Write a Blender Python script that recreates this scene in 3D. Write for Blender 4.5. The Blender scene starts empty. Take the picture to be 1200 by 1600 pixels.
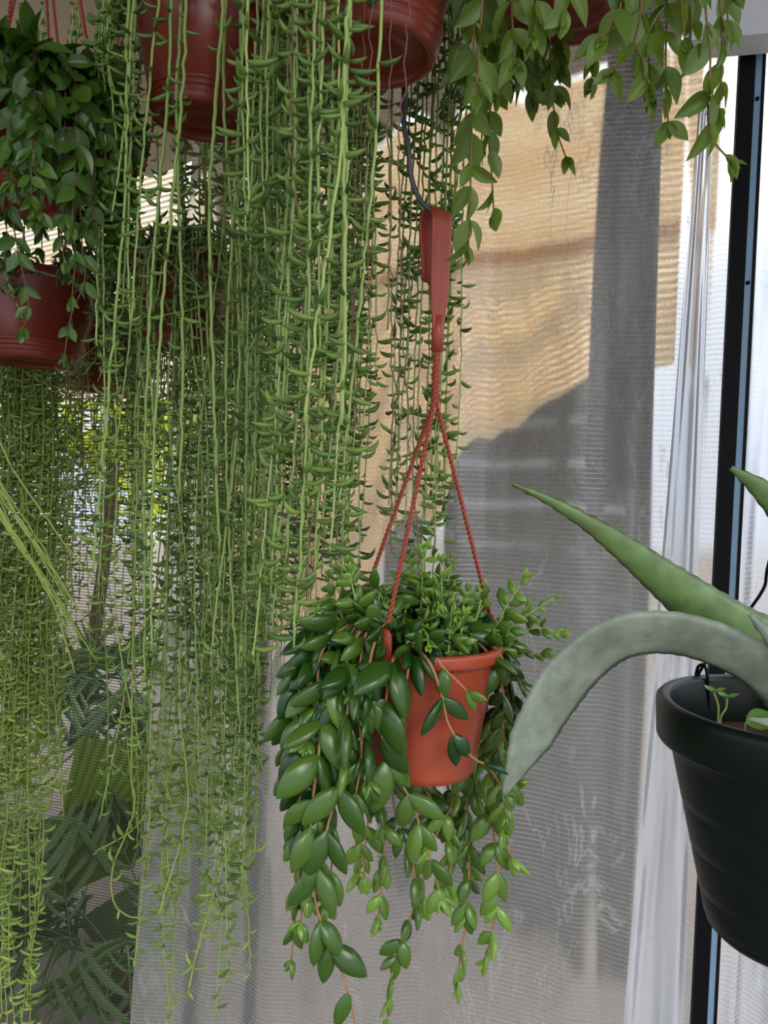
import bpy, math, random
import numpy as np
from mathutils import Vector
PI = math.pi
rng = np.random.default_rng(7)
SC = bpy.context.scene
COL = SC.collection
V = lambda *a: np.array(a, dtype=float)
def nrm(a):
    a = np.asarray(a, float); n = np.linalg.norm(a, axis=-1, keepdims=True); return a/np.maximum(n, 1e-9)

# ------------------------------------------------------------------ camera
CAM = V(0, 0, 1.5); FPX = 1200.0
PITCH, ROLL = math.radians(-2.0), math.radians(2.0)
FW = V(0, math.cos(PITCH), math.sin(PITCH)); U0 = V(0, -math.sin(PITCH), math.cos(PITCH)); R0 = V(1, 0, 0)
RT = R0*math.cos(ROLL) + U0*math.sin(ROLL); UP = -R0*math.sin(ROLL) + U0*math.cos(ROLL)
def ray(px, py): return FW + RT*(px-600)/FPX + UP*(800-py)/FPX
def P(px, py, Y):                       # the place on the vertical plane y = Y seen at that spot of the photo
    d = ray(px, py); return CAM + d*(Y/d[1])
WALL_N = nrm(V(0.287, 1, 0)); WALL_P = V(0, 1.6, 0)
def on_plane(px, py, p0, n):
    d = ray(px, py); return CAM + d*(np.dot(p0-CAM, n)/np.dot(d, n))
def onwall(px, py, off=0): return on_plane(px, py, WALL_P + WALL_N*off, WALL_N)

cam = bpy.data.cameras.new('camera'); co = bpy.data.objects.new('camera', cam); COL.objects.link(co)
cam.sensor_fit = 'VERTICAL'; cam.sensor_height = 24; cam.sensor_width = 18; cam.lens = 18; cam.clip_start = .02
from mathutils import Matrix
mw = Matrix.Identity(4)
for i in range(3):
    mw[i][0] = RT[i]; mw[i][1] = UP[i]; mw[i][2] = -FW[i]; mw[i][3] = CAM[i]
co.matrix_world = mw
SC.camera = co

# ------------------------------------------------------------------ materials
def srgb(r, g, b):
    f = lambda c: (c/255/12.92) if c/255 <= .04045 else ((c/255+.055)/1.055)**2.4
    return (f(r), f(g), f(b), 1)
def newmat(name):
    m = bpy.data.materials.new(name); m.use_nodes = True; nt = m.node_tree; nt.nodes.clear()
    return m, nt, nt.nodes.new('ShaderNodeOutputMaterial')
def nd(nt, typ, **kw):
    n = nt.nodes.new(typ)
    for k, v in kw.items():
        if hasattr(n, k) and not k.startswith('i_'): setattr(n, k, v)
    return n
def setin(n, **kw):
    for k, v in kw.items(): n.inputs[k.replace('_', ' ')].default_value = v
    return n
def mixc(nt, fac, a, b, mode='MIX'):
    n = nt.nodes.new('ShaderNodeMix'); n.data_type = 'RGBA'; n.blend_type = mode
    for sock, v in ((n.inputs[0], fac), (n.inputs[6], a), (n.inputs[7], b)):
        if isinstance(v, bpy.types.NodeSocket): nt.links.new(v, sock)
        else: sock.default_value = v
    return n.outputs[2]
def plastic(name, col, rough=.35, spec=.5, var=.25, nscale=25, bump=.0, dust=None):
    m, nt, out = newmat(name); b = nd(nt, 'ShaderNodeBsdfPrincipled')
    tc = nd(nt, 'ShaderNodeTexCoord'); no = setin(nd(nt, 'ShaderNodeTexNoise'), Scale=nscale, Detail=5.0)
    nt.links.new(tc.outputs['Object'], no.inputs['Vector'])
    dark = tuple(c*(1-var) for c in col[:3])+(1,); lite = tuple(min(1, c*(1+var)) for c in col[:3])+(1,)
    c = mixc(nt, no.outputs['Fac'], dark, lite)
    if dust:
        n2 = setin(nd(nt, 'ShaderNodeTexNoise'), Scale=9.0, Detail=8.0, Roughness=.7)
        nt.links.new(tc.outputs['Object'], n2.inputs['Vector'])
        rp = nd(nt, 'ShaderNodeMapRange'); setin(rp, From_Min=.55, From_Max=.8); nt.links.new(n2.outputs['Fac'], rp.inputs['Value'])
        mt = nd(nt, 'ShaderNodeMath', operation='MULTIPLY'); mt.inputs[1].default_value = .35; nt.links.new(rp.outputs[0], mt.inputs[0])
        c = mixc(nt, mt.outputs[0], c, dust)
    nt.links.new(c, b.inputs['Base Color']); setin(b, Roughness=rough); b.inputs['Specular IOR Level'].default_value = spec
    if bump:
        bp = setin(nd(nt, 'ShaderNodeBump'), Strength=bump, Distance=.002); nt.links.new(no.outputs['Fac'], bp.inputs['Height']); nt.links.new(bp.outputs[0], b.inputs['Normal'])
    nt.links.new(b.outputs[0], out.inputs[0]); return m
def leafmat(name, c0, c1, rough=.4, trans=.25, spec=.5, tcol=None, back=None, spots=0, coat=0):
    """c0..c1: natural colour range between leaves, painted pleat shading on fan leaves (attribute 'tint' + one value per stem)"""
    m, nt, out = newmat(name); b = nd(nt, 'ShaderNodeBsdfPrincipled')
    at = nd(nt, 'ShaderNodeAttribute', attribute_name='tint'); oi = nd(nt, 'ShaderNodeObjectInfo')
    a1 = nd(nt, 'ShaderNodeMath', operation='MULTIPLY_ADD'); a1.inputs[1].default_value = .35
    nt.links.new(oi.outputs['Random'], a1.inputs[0]); nt.links.new(at.outputs['Fac'], a1.inputs[2])
    a2 = nd(nt, 'ShaderNodeMath', operation='SUBTRACT', use_clamp=True); a2.inputs[1].default_value = .17; nt.links.new(a1.outputs[0], a2.inputs[0])
    c = mixc(nt, a2.outputs[0], c0, c1)
    if spots:
        tc = nd(nt, 'ShaderNodeTexCoord'); no = setin(nd(nt, 'ShaderNodeTexNoise'), Scale=float(spots), Detail=6.0, Roughness=.65)
        nt.links.new(tc.outputs['Object'], no.inputs['Vector'])
        rp = setin(nd(nt, 'ShaderNodeMapRange'), From_Min=.38, From_Max=.7); nt.links.new(no.outputs['Fac'], rp.inputs['Value'])
        c = mixc(nt, rp.outputs[0], mixc(nt, .5, c, (0.03, .04, .015, 1)), c)
    if back is not None:
        g = nd(nt, 'ShaderNodeNewGeometry'); c = mixc(nt, g.outputs['Backfacing'], c, back)
    nt.links.new(c, b.inputs['Base Color']); setin(b, Roughness=rough); b.inputs['Specular IOR Level'].default_value = spec
    if coat: b.inputs['Coat Weight'].default_value = coat; b.inputs['Coat Roughness'].default_value = .2
    sh = b.outputs[0]
    if trans:
        t = nd(nt, 'ShaderNodeBsdfTranslucent')
        if tcol: t.inputs[0].default_value = tcol
        else: nt.links.new(c, t.inputs[0])
        mx = nd(nt, 'ShaderNodeMixShader'); mx.inputs[0].default_value = trans
        nt.links.new(sh, mx.inputs[1]); nt.links.new(t.outputs[0], mx.inputs[2]); sh = mx.outputs[0]
    nt.links.new(sh, out.inputs[0]); return m

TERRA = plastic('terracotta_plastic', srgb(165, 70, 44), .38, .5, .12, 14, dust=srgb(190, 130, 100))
TERRA_SHADE = plastic('shaded_terracotta_plastic', srgb(118, 44, 30), .3, .5, .15, 14)  # terracotta darkened: shade on the upper pots put into the colour
ROPE = plastic('red_plastic_rope', srgb(154, 62, 42), .4, .5, .1)
SOIL = plastic('soil', srgb(70, 50, 38), .9, .2, .5, 120, .8)
GREENP = plastic('dark_green_plastic', srgb(6, 20, 15), .38, .25, .15, 10, dust=srgb(18, 30, 25))
BLACK = plastic('black_metal', srgb(8, 8, 12), .6, .15, .2)
WIRE = plastic('dark_wire', srgb(60, 62, 66), .35, .6, .2)
BLUES = plastic('pale_blue_strip', srgb(120, 150, 175), .35, .5, .08)
GALV = plastic('rail_metal', srgb(120, 122, 120), .4, .6, .15)
FISH = leafmat('fishhook_leaf', srgb(54, 84, 34), srgb(126, 156, 70), .42, .12)
FISH_S = leafmat('fishhook_stem', srgb(118, 146, 68), srgb(160, 180, 100), .5, 0)
FISHY = leafmat('yellow_green_leaf', srgb(98, 126, 50), srgb(166, 190, 96), .45, .15)
FISHY_S = leafmat('yellow_green_stem', srgb(116, 136, 58), srgb(160, 172, 84), .5, 0)
FISHL = leafmat('light_fishhook_leaf', srgb(88, 118, 48), srgb(160, 184, 90), .45, .15)
FISHO = leafmat('olive_leaf', srgb(84, 92, 32), srgb(136, 142, 54), .5, .15)
FISHO_S = leafmat('olive_hook_stem', srgb(104, 108, 48), srgb(144, 146, 70), .5, 0)
FISHD = leafmat('dark_fishhook_leaf', srgb(50, 78, 40), srgb(104, 130, 66), .45, .12)
DRY = plastic('dry_stem', srgb(122, 92, 74), .8, .2, .3)
WAXY = leafmat('waxy_leaf', srgb(22, 60, 15), srgb(118, 154, 54), .24, .0, .5)
WAXY_S = plastic('reddish_vine_stem', srgb(160, 116, 74), .5, .4, .25)
WAXY_G = plastic('green_vine_stem', srgb(150, 170, 88), .5, .4, .2)
OVAL = leafmat('oval_leaf', srgb(52, 84, 26), srgb(116, 142, 54), .38, .38, .5, tcol=srgb(124, 150, 40))
OVAL_S = plastic('olive_stem', srgb(122, 96, 58), .6, .3, .3)
SMALL = leafmat('small_dark_leaf', srgb(44, 76, 24), srgb(96, 132, 50), .3, .2, .5)
SMALL_S = plastic('dark_stem', srgb(104, 76, 46), .6, .3, .3)
AGAVE = leafmat('agave_leaf', srgb(88, 122, 62), srgb(118, 148, 84), .42, .0, .5, spots=38)
AGAVE_P = leafmat('pale_agave_leaf', srgb(126, 140, 122), srgb(158, 168, 150), .5, .0, .4, spots=30)
SPROUT = leafmat('sprout_leaf', srgb(110, 160, 70), srgb(140, 190, 90), .4, .3)
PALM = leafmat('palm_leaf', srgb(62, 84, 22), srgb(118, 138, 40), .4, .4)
PALM_D = leafmat('dark_palm_leaf', srgb(38, 56, 28), srgb(84, 108, 52), .45, .3)
SHRUB = leafmat('shrub_leaf', srgb(130, 150, 34), srgb(205, 212, 60), .5, .5)
SHRUB_D = leafmat('dark_shrub_leaf', srgb(48, 70, 28), srgb(110, 130, 50), .5, .4)
BARK = plastic('bark', srgb(66, 54, 44), .9, .2, .4, 30, .8)

def filmmat(name, base, trans_c, see=.45, period=.0095, rough=.22, warp=.02, pat=.34):
    m, nt, out = newmat(name)
    tc = nd(nt, 'ShaderNodeTexCoord')
    mp = nd(nt, 'ShaderNodeMapping'); nt.links.new(tc.outputs['Object'], mp.inputs[0])
    w1 = nd(nt, 'ShaderNodeTexWave', wave_type='BANDS', bands_direction='Z'); setin(w1, Scale=.314/period, Distortion=1.6, Detail=2.0)
    w1.inputs['Detail Scale'].default_value = .12
    w2 = nd(nt, 'ShaderNodeTexWave', wave_type='BANDS', bands_direction='X'); setin(w2, Scale=.314/.0052, Distortion=1.0, Detail=2.0)
    for w in (w1, w2): nt.links.new(mp.outputs[0], w.inputs['Vector'])
    nz = setin(nd(nt, 'ShaderNodeTexNoise'), Scale=3.2, Detail=9.0, Roughness=.62, Distortion=.6)
    mp2 = nd(nt, 'ShaderNodeMapping'); mp2.inputs['Scale'].default_value = (2.2, 2.2, .9); nt.links.new(tc.outputs['Object'], mp2.inputs[0]); nt.links.new(mp2.outputs[0], nz.inputs['Vector'])
    fz = setin(nd(nt, 'ShaderNodeTexNoise'), Scale=420.0, Detail=2.0); nt.links.new(tc.outputs['Object'], fz.inputs['Vector'])
    def pw(s, e):
        n = nd(nt, 'ShaderNodeMath', operation='POWER'); n.inputs[1].default_value = e; nt.links.new(s, n.inputs[0]); return n.outputs[0]
    def mul(s, k):
        n = nd(nt, 'ShaderNodeMath', operation='MULTIPLY')
        nt.links.new(s, n.inputs[0])
        if isinstance(k, bpy.types.NodeSocket): nt.links.new(k, n.inputs[1])
        else: n.inputs[1].default_value = k
        return n.outputs[0]
    def add(a, b):
        n = nd(nt, 'ShaderNodeMath', operation='ADD', use_clamp=False)
        nt.links.new(a, n.inputs[0])
        if isinstance(b, bpy.types.NodeSocket): nt.links.new(b, n.inputs[1])
        else: n.inputs[1].default_value = b
        return n.outputs[0]
    yz = setin(nd(nt, 'ShaderNodeTexNoise'), Scale=7.0, Detail=4.0); nt.links.new(tc.outputs['Object'], yz.inputs['Vector'])
    yarn = mul(pw(w1.outputs['Fac'], 5.0), mul(add(mul(fz.outputs['Fac'], .9), .2), add(mul(yz.outputs['Fac'], 1.8), 0.05)))
    weft = mul(pw(w2.outputs['Fac'], 4.0), .13)
    pattern = add(mul(yarn, 1.0), weft)
    creasev = setin(nd(nt, 'ShaderNodeMapRange'), From_Min=.47, From_Max=.62); nt.links.new(nz.outputs['Fac'], creasev.inputs['Value'])
    hgt = add(mul(pattern, .05), mul(nz.outputs['Fac'], 1.0))
    bp = setin(nd(nt, 'ShaderNodeBump'), Strength=.5, Distance=.02); nt.links.new(hgt, bp.inputs['Height'])
    rf = nd(nt, 'ShaderNodeBsdfRefraction'); setin(rf, Color=trans_c, Roughness=rough, IOR=1.22)
    df = nd(nt, 'ShaderNodeBsdfDiffuse'); df.inputs[0].default_value = base; nt.links.new(bp.outputs[0], df.inputs['Normal'])
    tl = nd(nt, 'ShaderNodeBsdfTranslucent'); tl.inputs[0].default_value = base
    gl = nd(nt, 'ShaderNodeBsdfGlossy'); setin(gl, Roughness=.28, Color=(1, 1, 1, 1)); nt.links.new(bp.outputs[0], gl.inputs['Normal'])
    m1 = nd(nt, 'ShaderNodeMixShader'); m1.inputs[0].default_value = .5; nt.links.new(df.outputs[0], m1.inputs[1]); nt.links.new(tl.outputs[0], m1.inputs[2])
    fac = nd(nt, 'ShaderNodeMath', operation='ADD', use_clamp=True); fac.inputs[0].default_value = 1-see
    cz = setin(nd(nt, 'ShaderNodeTexNoise'), Scale=5.0, Detail=7.0, Roughness=.6, Distortion=1.2)
    mp3 = nd(nt, 'ShaderNodeMapping'); mp3.inputs['Scale'].default_value = (1.6, 1.6, .55); mp3.inputs['Rotation'].default_value = (0, .22, 0)
    nt.links.new(tc.outputs['Object'], mp3.inputs[0]); nt.links.new(mp3.outputs[0], cz.inputs['Vector'])
    cs = nd(nt, 'ShaderNodeMath', operation='SUBTRACT'); cs.inputs[1].default_value = .5; nt.links.new(cz.outputs['Fac'], cs.inputs[0])
    ca = nd(nt, 'ShaderNodeMath', operation='ABSOLUTE'); nt.links.new(cs.outputs[0], ca.inputs[0])
    cr_ = setin(nd(nt, 'ShaderNodeMapRange'), From_Min=.016, From_Max=.0, To_Min=0.0, To_Max=1.0); nt.links.new(ca.outputs[0], cr_.inputs['Value'])
    crease = mul(cr_.outputs[0], creasev.outputs[0])
    nt.links.new(add(mul(pattern, pat), mul(crease, .38)), fac.inputs[1])
    m2 = nd(nt, 'ShaderNodeMixShader'); nt.links.new(fac.outputs[0], m2.inputs[0]); nt.links.new(rf.outputs[0], m2.inputs[1]); nt.links.new(m1.outputs[0], m2.inputs[2])
    m3 = nd(nt, 'ShaderNodeMixShader'); m3.inputs[0].default_value = .09; nt.links.new(m2.outputs[0], m3.inputs[1]); nt.links.new(gl.outputs[0], m3.inputs[2])
    nt.links.new(m3.outputs[0], out.inputs[0]); return m
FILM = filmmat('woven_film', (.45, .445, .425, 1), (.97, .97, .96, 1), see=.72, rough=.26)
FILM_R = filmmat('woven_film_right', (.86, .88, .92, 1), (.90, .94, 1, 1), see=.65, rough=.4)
FILM_S = filmmat('clear_strip', (.86, .88, .94, 1), (.90, .94, 1, 1), see=.55, rough=.3, pat=.12)
FILM_C = plastic('roof_film', srgb(158, 148, 130), .45, .5, .12, 6, .3)
def netmat():
    m, nt, out = newmat('shade_net'); tc = nd(nt, 'ShaderNodeTexCoord')
    w1 = nd(nt, 'ShaderNodeTexWave', wave_type='BANDS', bands_direction='Z'); setin(w1, Scale=.314/.0074, Distortion=.4, Detail=1.0)
    nt.links.new(tc.outputs['Object'], w1.inputs['Vector'])
    cr = setin(nd(nt, 'ShaderNodeMapRange'), From_Min=.6, From_Max=.8, To_Min=.10, To_Max=.75); nt.links.new(w1.outputs['Fac'], cr.inputs['Value'])
    tr = nd(nt, 'ShaderNodeBsdfTransparent'); df = nd(nt, 'ShaderNodeBsdfDiffuse'); df.inputs[0].default_value = srgb(58, 62, 52)
    mx = nd(nt, 'ShaderNodeMixShader'); nt.links.new(cr.outputs[0], mx.inputs[0]); nt.links.new(tr.outputs[0], mx.inputs[1]); nt.links.new(df.outputs[0], mx.inputs[2])
    nt.links.new(mx.outputs[0], out.inputs[0]); return m
NET = netmat()
def sheetmat(name, c):
    m, nt, out = newmat(name)
    tc = nd(nt, 'ShaderNodeTexCoord'); no = setin(nd(nt, 'ShaderNodeTexNoise'), Scale=4.0, Detail=6.0); nt.links.new(tc.outputs['Object'], no.inputs['Vector'])
    wv = nd(nt, 'ShaderNodeTexWave', wave_type='BANDS', bands_direction='Z'); setin(wv, Scale=.314/.0165, Distortion=.5, Detail=1.0); nt.links.new(tc.outputs['Object'], wv.inputs['Vector'])
    cc = mixc(nt, no.outputs['Fac'], tuple(x*.85 for x in c[:3])+(1,), c)
    cc = mixc(nt, wv.outputs['Fac'], tuple(x*k for x, k in zip(c[:3], (.84, .76, .66)))+(1,), cc)
    tl = nd(nt, 'ShaderNodeBsdfTranslucent'); df = nd(nt, 'ShaderNodeBsdfDiffuse')
    nt.links.new(cc, tl.inputs[0]); nt.links.new(cc, df.inputs[0])
    mx = nd(nt, 'ShaderNodeMixShader'); mx.inputs[0].default_value = .93
    nt.links.new(df.outputs[0], mx.inputs[1]); nt.links.new(tl.outputs[0], mx.inputs[2]); nt.links.new(mx.outputs[0], out.inputs[0]); return m
SHEET = sheetmat('amber_corrugated_sheet', (1, .87, .67, 1))
SHEET_W = sheetmat('pale_corrugated_sheet', (.99, .95, .86, 1))
WHITEP = plastic('white_paint', srgb(205, 206, 206), .5, .4, .06)
PAVE = plastic('paving', srgb(92, 84, 78), .9, .2, .35, 7, .4)
WOODD = plastic('dark_fence_wood', srgb(58, 54, 48), .85, .2, .35, 8, .4)

# ------------------------------------------------------------------ mesh helpers
class MB:
    def __init__(s): s.v = []; s.f = []; s.m = []; s.t = []; s.n = 0
    def add(s, v, f, mi=0, tint=.5):
        v = np.asarray(v, float).reshape(-1, 3); f = np.asarray(f, int).reshape(-1, 4)
        s.v.append(v); s.f.append(f+s.n); s.m.append(np.full(len(f), mi, int) if np.isscalar(mi) else np.asarray(mi))
        s.t.append(np.full(len(v), tint, float) if np.isscalar(tint) else np.asarray(tint, float)); s.n += len(v)
    def build(s, name, mats, parent=None, smooth=True, sub=0):
        v = np.concatenate(s.v); f = np.concatenate(s.f); mi = np.concatenate(s.m); t = np.concatenate(s.t)
        if parent is not None:
            w = V(0, 0, 0); p = parent
            while p is not None: w = w + V(*p.location); p = p.parent
            v = v - w
        me = bpy.data.meshes.new(name)
        me.vertices.add(len(v)); me.vertices.foreach_set('co', v.ravel().astype(np.float32))
        me.loops.add(len(f)*4); me.loops.foreach_set('vertex_index', f.ravel().astype(np.int32))
        me.polygons.add(len(f)); me.polygons.foreach_set('loop_start', (np.arange(len(f))*4).astype(np.int32))
        me.polygons.foreach_set('loop_total', np.full(len(f), 4, np.int32))
        me.polygons.foreach_set('material_index', mi.astype(np.int32))
        me.polygons.foreach_set('use_smooth', np.full(len(f), smooth))
        a = me.attributes.new('tint', 'FLOAT', 'POINT'); a.data.foreach_set('value', t.astype(np.float32))
        me.update(calc_edges=True)
        for mt in (mats if isinstance(mats, (list, tuple)) else [mats]): me.materials.append(mt)
        o = bpy.data.objects.new(name, me); COL.objects.link(o)
        if parent is not None: o.parent = parent
        if sub:
            md = o.modifiers.new('s', 'SUBSURF'); md.levels = sub; md.render_levels = sub
        return o
def tag(o, label, cat, group=None, kind=None):
    o['label'] = label; o['category'] = cat
    if group: o['group'] = group
    if kind: o['kind'] = kind
    return o
def thing(name, loc, label, cat, group=None):
    o = bpy.data.objects.new(name, None); o.empty_display_size = .03; COL.objects.link(o); o.location = tuple(loc)
    return tag(o, label, cat, group)
def struct(o, label=None):
    o['kind'] = 'structure'
    if label: o['label'] = label
    return o
def gridf(nu, nv, closed_v=False):
    f = []
    for i in range(nu-1):
        for j in range(nv if closed_v else nv-1):
            k = (j+1) % nv; f.append((i*nv+j, i*nv+k, (i+1)*nv+k, (i+1)*nv+j))
    return np.array(f, int)
def catmull(pts, per=8):
    p = np.asarray(pts, float); p = np.vstack([2*p[0]-p[1], p, 2*p[-1]-p[-2]]); out = []
    t = np.linspace(0, 1, per, endpoint=False)[:, None]
    for i in range(1, len(p)-2):
        a, b, c, d = p[i-1], p[i], p[i+1], p[i+2]
        out.append(.5*((2*b)+(c-a)*t+(2*a-5*b+4*c-d)*t**2+(3*b-a-3*c+d)*t**3))
    return np.vstack(out+[p[-2:-1]])
def resample(p, step):
    seg = np.linalg.norm(np.diff(p, axis=0), axis=1); s = np.concatenate([[0], np.cumsum(seg)]); n = max(2, int(s[-1]/step)+1)
    q = np.linspace(0, s[-1], n); return np.stack([np.interp(q, s, p[:, i]) for i in range(3)], 1)
def tangents(p): return nrm(np.gradient(p, axis=0))
def frames(p, ref=None):
    t = tangents(p); n = np.zeros_like(p)
    r = V(1, 0, 0) if ref is None else np.asarray(ref, float)
    if abs(np.dot(r, t[0])) > .95: r = V(0, 1, 0)
    n[0] = nrm(r-t[0]*np.dot(r, t[0]))
    for i in range(1, len(p)):
        x = n[i-1]-t[i]*np.dot(n[i-1], t[i]); n[i] = nrm(x)
    return t, n, np.cross(t, n)
def tube(mb, p, r, sides=6, mi=0, tint=.5, cap=True):
    p = np.asarray(p, float); r = np.broadcast_to(np.asarray(r, float), (len(p),)).copy()
    if cap:
        p = np.vstack([p[0], p, p[-1]]); r = np.concatenate([[1e-5], r, [1e-5]])
        t, n, b = frames(p[1:-1]); n = np.vstack([n[0], n, n[-1]]); b = np.vstack([b[0], b, b[-1]])
    else: t, n, b = frames(p)
    a = np.arange(sides)*2*PI/sides
    v = p[:, None]+r[:, None, None]*(np.cos(a)[None, :, None]*n[:, None]+np.sin(a)[None, :, None]*b[:, None])
    mb.add(v, gridf(len(p), sides, True), mi, tint)
def lathe(mb, prof, c, seg=48, mi=0, tint=.5):
    prof = np.asarray(prof, float); a = np.arange(seg)*2*PI/seg
    v = np.stack([prof[:, None, 0]*np.cos(a), prof[:, None, 0]*np.sin(a), np.repeat(prof[:, 1:2], seg, 1)], -1)+np.asarray(c)
    mb.add(v, gridf(len(prof), seg, True)[:, ::-1], mi, tint)
def box(mb, c, hx, hy, hz, mi=0):
    """c centre, hx hy hz half-extent VECTORS"""
    s = [(-1, -1, -1), (1, -1, -1), (1, 1, -1), (-1, 1, -1), (-1, -1, 1), (1, -1, 1), (1, 1, 1), (-1, 1, 1)]
    v = [np.asarray(c)+a*np.asarray(hx)+b*np.asarray(hy)+d*np.asarray(hz) for a, b, d in s]
    mb.add(v, [(3, 2, 1, 0), (4, 5, 6, 7), (0, 1, 5, 4), (1, 2, 6, 5), (2, 3, 7, 6), (3, 0, 4, 7)], mi)
def instance(mb, tmpl, pos, X, Y, Z, scale, mi, tint):
    v, f = tmpl; n = len(pos)
    if n == 0: return
    M = np.stack([X, Y, Z], 1)                      # n,3(axis),3
    w = np.einsum('vk,nkc->nvc', v, M)*np.asarray(scale).reshape(-1, 1, 1)+np.asarray(pos)[:, None]
    ff = (f[None]+(np.arange(n)*len(v))[:, None, None]).reshape(-1, 4)
    mb.add(w.reshape(-1, 3), ff, mi, np.repeat(tint, len(v)))

# leaf templates, unit length along +x, up = +z
def t_fish(curl=1.0, fat=.115, n=6, k=5):
    t = np.linspace(0, 1, n); ang = np.radians(-28+ (28+62*curl)*t); ds = np.full(n, 1/(n-1)); ds[0] = 0
    x = np.cumsum(np.cos(ang)*ds); z = np.cumsum(np.sin(ang)*ds)
    r = fat*np.array([.35, .8, 1.0, .92, .6, .04]) if n == 6 else fat*np.sin(PI*np.clip(t*.93+.05, 0, 1))
    a = np.arange(k)*2*PI/k; nx, nz = -np.sin(ang), np.cos(ang)
    v = np.zeros((n, k, 3)); v[..., 0] = x[:, None]+r[:, None]*np.cos(a)*nx[:, None]; v[..., 2] = z[:, None]+r[:, None]*np.cos(a)*nz[:, None]; v[..., 1] = r[:, None]*np.sin(a)
    return v.reshape(-1, 3), gridf(n, k, True)
def t_waxy(w=.27, th=.13, n=11, k=12, droop=.12, skew=0):
    t = np.linspace(0, 1, n); hw = w*np.sin(PI*np.clip(t, 0, 1)**.92)**.72; hw[0] = .025; hw[-1] = .004
    h = th*np.sin(PI*t)**.6; h[0] = .02; h[-1] = .004
    a = np.arange(k)*2*PI/k
    v = np.zeros((n, k, 3)); v[..., 0] = t[:, None]
    v[..., 1] = hw[:, None]*np.cos(a); zz = h[:, None]*np.sin(a)
    zz = np.where(np.sin(a) > .9, zz*.86, zz)
    v[..., 2] = zz - (droop*(t-.4)**2)[:, None]*1.2 + droop*.19
    return v.reshape(-1, 3), gridf(n, k, True)
def t_flat(w=.25, n=9, cup=.10, droop=.16):
    t = np.linspace(0, 1, n); hw = w*np.sin(PI*t**.85)**.85; hw[0] = .02; hw[-1] = .003
    s = np.array([-1, -.5, 0, .5, 1]); v = np.zeros((n, 5, 3))
    v[..., 0] = t[:, None]; v[..., 1] = hw[:, None]*s; v[..., 2] = cup*np.abs(s)*hw[:, None]/w - (droop*t**2)[:, None]
    return v.reshape(-1, 3), gridf(n, 5)
FT = [t_fish(.55), t_fish(.9), t_fish(1.25), t_fish(.2)]
WT = [t_waxy(.23, .12), t_waxy(.25, .13, droop=.2), t_waxy(.21, .11, droop=.05)]
OT = [t_flat(.24), t_flat(.26, cup=.05, droop=.05), t_flat(.23, cup=.14, droop=.25)]

def perp_dirs(t, phi):
    """unit vectors perpendicular to t at azimuth phi"""
    ref = np.where(np.abs(t[:, 2:3]) > .6, V(1, 0, 0), V(0, 0, 1)); a = nrm(ref-t*np.sum(ref*t, 1, keepdims=True)); b = np.cross(t, a)
    return np.cos(phi)[:, None]*a+np.sin(phi)[:, None]*b
def fish_strand(name, path, parent, mats, r=.0013, gap=.013, L=.020, skip=0, sides=5, bare=0.0, fat=1.0):
    p = resample(catmull(path, 6), .012)
    kink = rng.normal(0, .0006, p.shape); kink[0] = 0; p = p+kink
    mb = MB(); rr = np.linspace(r*1.15, r*.7, len(p)); tube(mb, p, rr, sides, 0, rng.uniform(.2, .8))
    t = tangents(p); n = int(len(p)*.012/gap); u = np.sort(rng.uniform(skip, 1, n))*(len(p)-1.001); i = u.astype(int); fr = (u-i)[:, None]
    pos = p[i]*(1-fr)+p[np.minimum(i+1, len(p)-1)]*fr; keep = rng.random(n) > bare; pos = pos[keep]; i = i[keep]; n = len(pos)
    tt = t[i]; phi = np.cumsum(rng.uniform(1.6, 3.0, n)); o = perp_dirs(tt, phi)
    up = V(0, 0, 1)+rng.normal(0, .28, (n, 3)); o = o+rng.normal(0, .18, (n, 3)); o[:, 2] -= .05
    X = nrm(o); Z = nrm(up-X*np.sum(up*X, 1, keepdims=True)); Y = np.cross(Z, X)
    sc = L*rng.uniform(.65, 1.2, n); tint = np.clip(rng.normal(.5, .25, n), 0, 1); which = rng.integers(0, len(FT), n)
    for k in range(len(FT)):
        s = which == k; instance(mb, FT[k], pos[s], X[s], Y[s]*fat, Z[s], sc[s], 1, tint[s])
    return mb.build(name, mats, parent)
def hang_pts(c, rim, tgt, z_end, rimz, over=.02, wob=.010, lean=(0, 0)):
    """a stem from the soil over the rim and straight down"""
    d = V(tgt[0]-c[0], tgt[1]-c[1], 0); dl = max(np.linalg.norm(d), 1e-6); u = d/dl
    ph = rng.uniform(-.6, .6); u2 = V(u[0]*math.cos(ph)-u[1]*math.sin(ph), u[0]*math.sin(ph)+u[1]*math.cos(ph), 0)
    pts = [V(c[0], c[1], rimz-.02)+u2*rim*.45, V(c[0], c[1], rimz+over*.8)+(u2*.5+u*.5)*rim*.8, V(tgt[0]-u[0]*(dl-rim)*.35, tgt[1]-u[1]*(dl-rim)*.35, rimz+over)]
    n = max(3, int((rimz-z_end)/.06)); a1, a2 = rng.uniform(0, 6.3, 2); f1, f2 = rng.uniform(2.5, 8, 2); g = rng.normal(0, wob*.8, 2)
    for k in range(1, n+1):
        q = k/n; z = rimz+over*.2-(rimz-z_end)*q; h = rimz-z; w = wob*min(1, h*4)
        pts.append(V(tgt[0]+w*math.sin(a1+f1*h)+g[0]*q+lean[0]*h, tgt[1]+w*math.sin(a2+f2*h)+g[1]*q+lean[1]*h, z))
    return np.array(pts)

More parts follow.
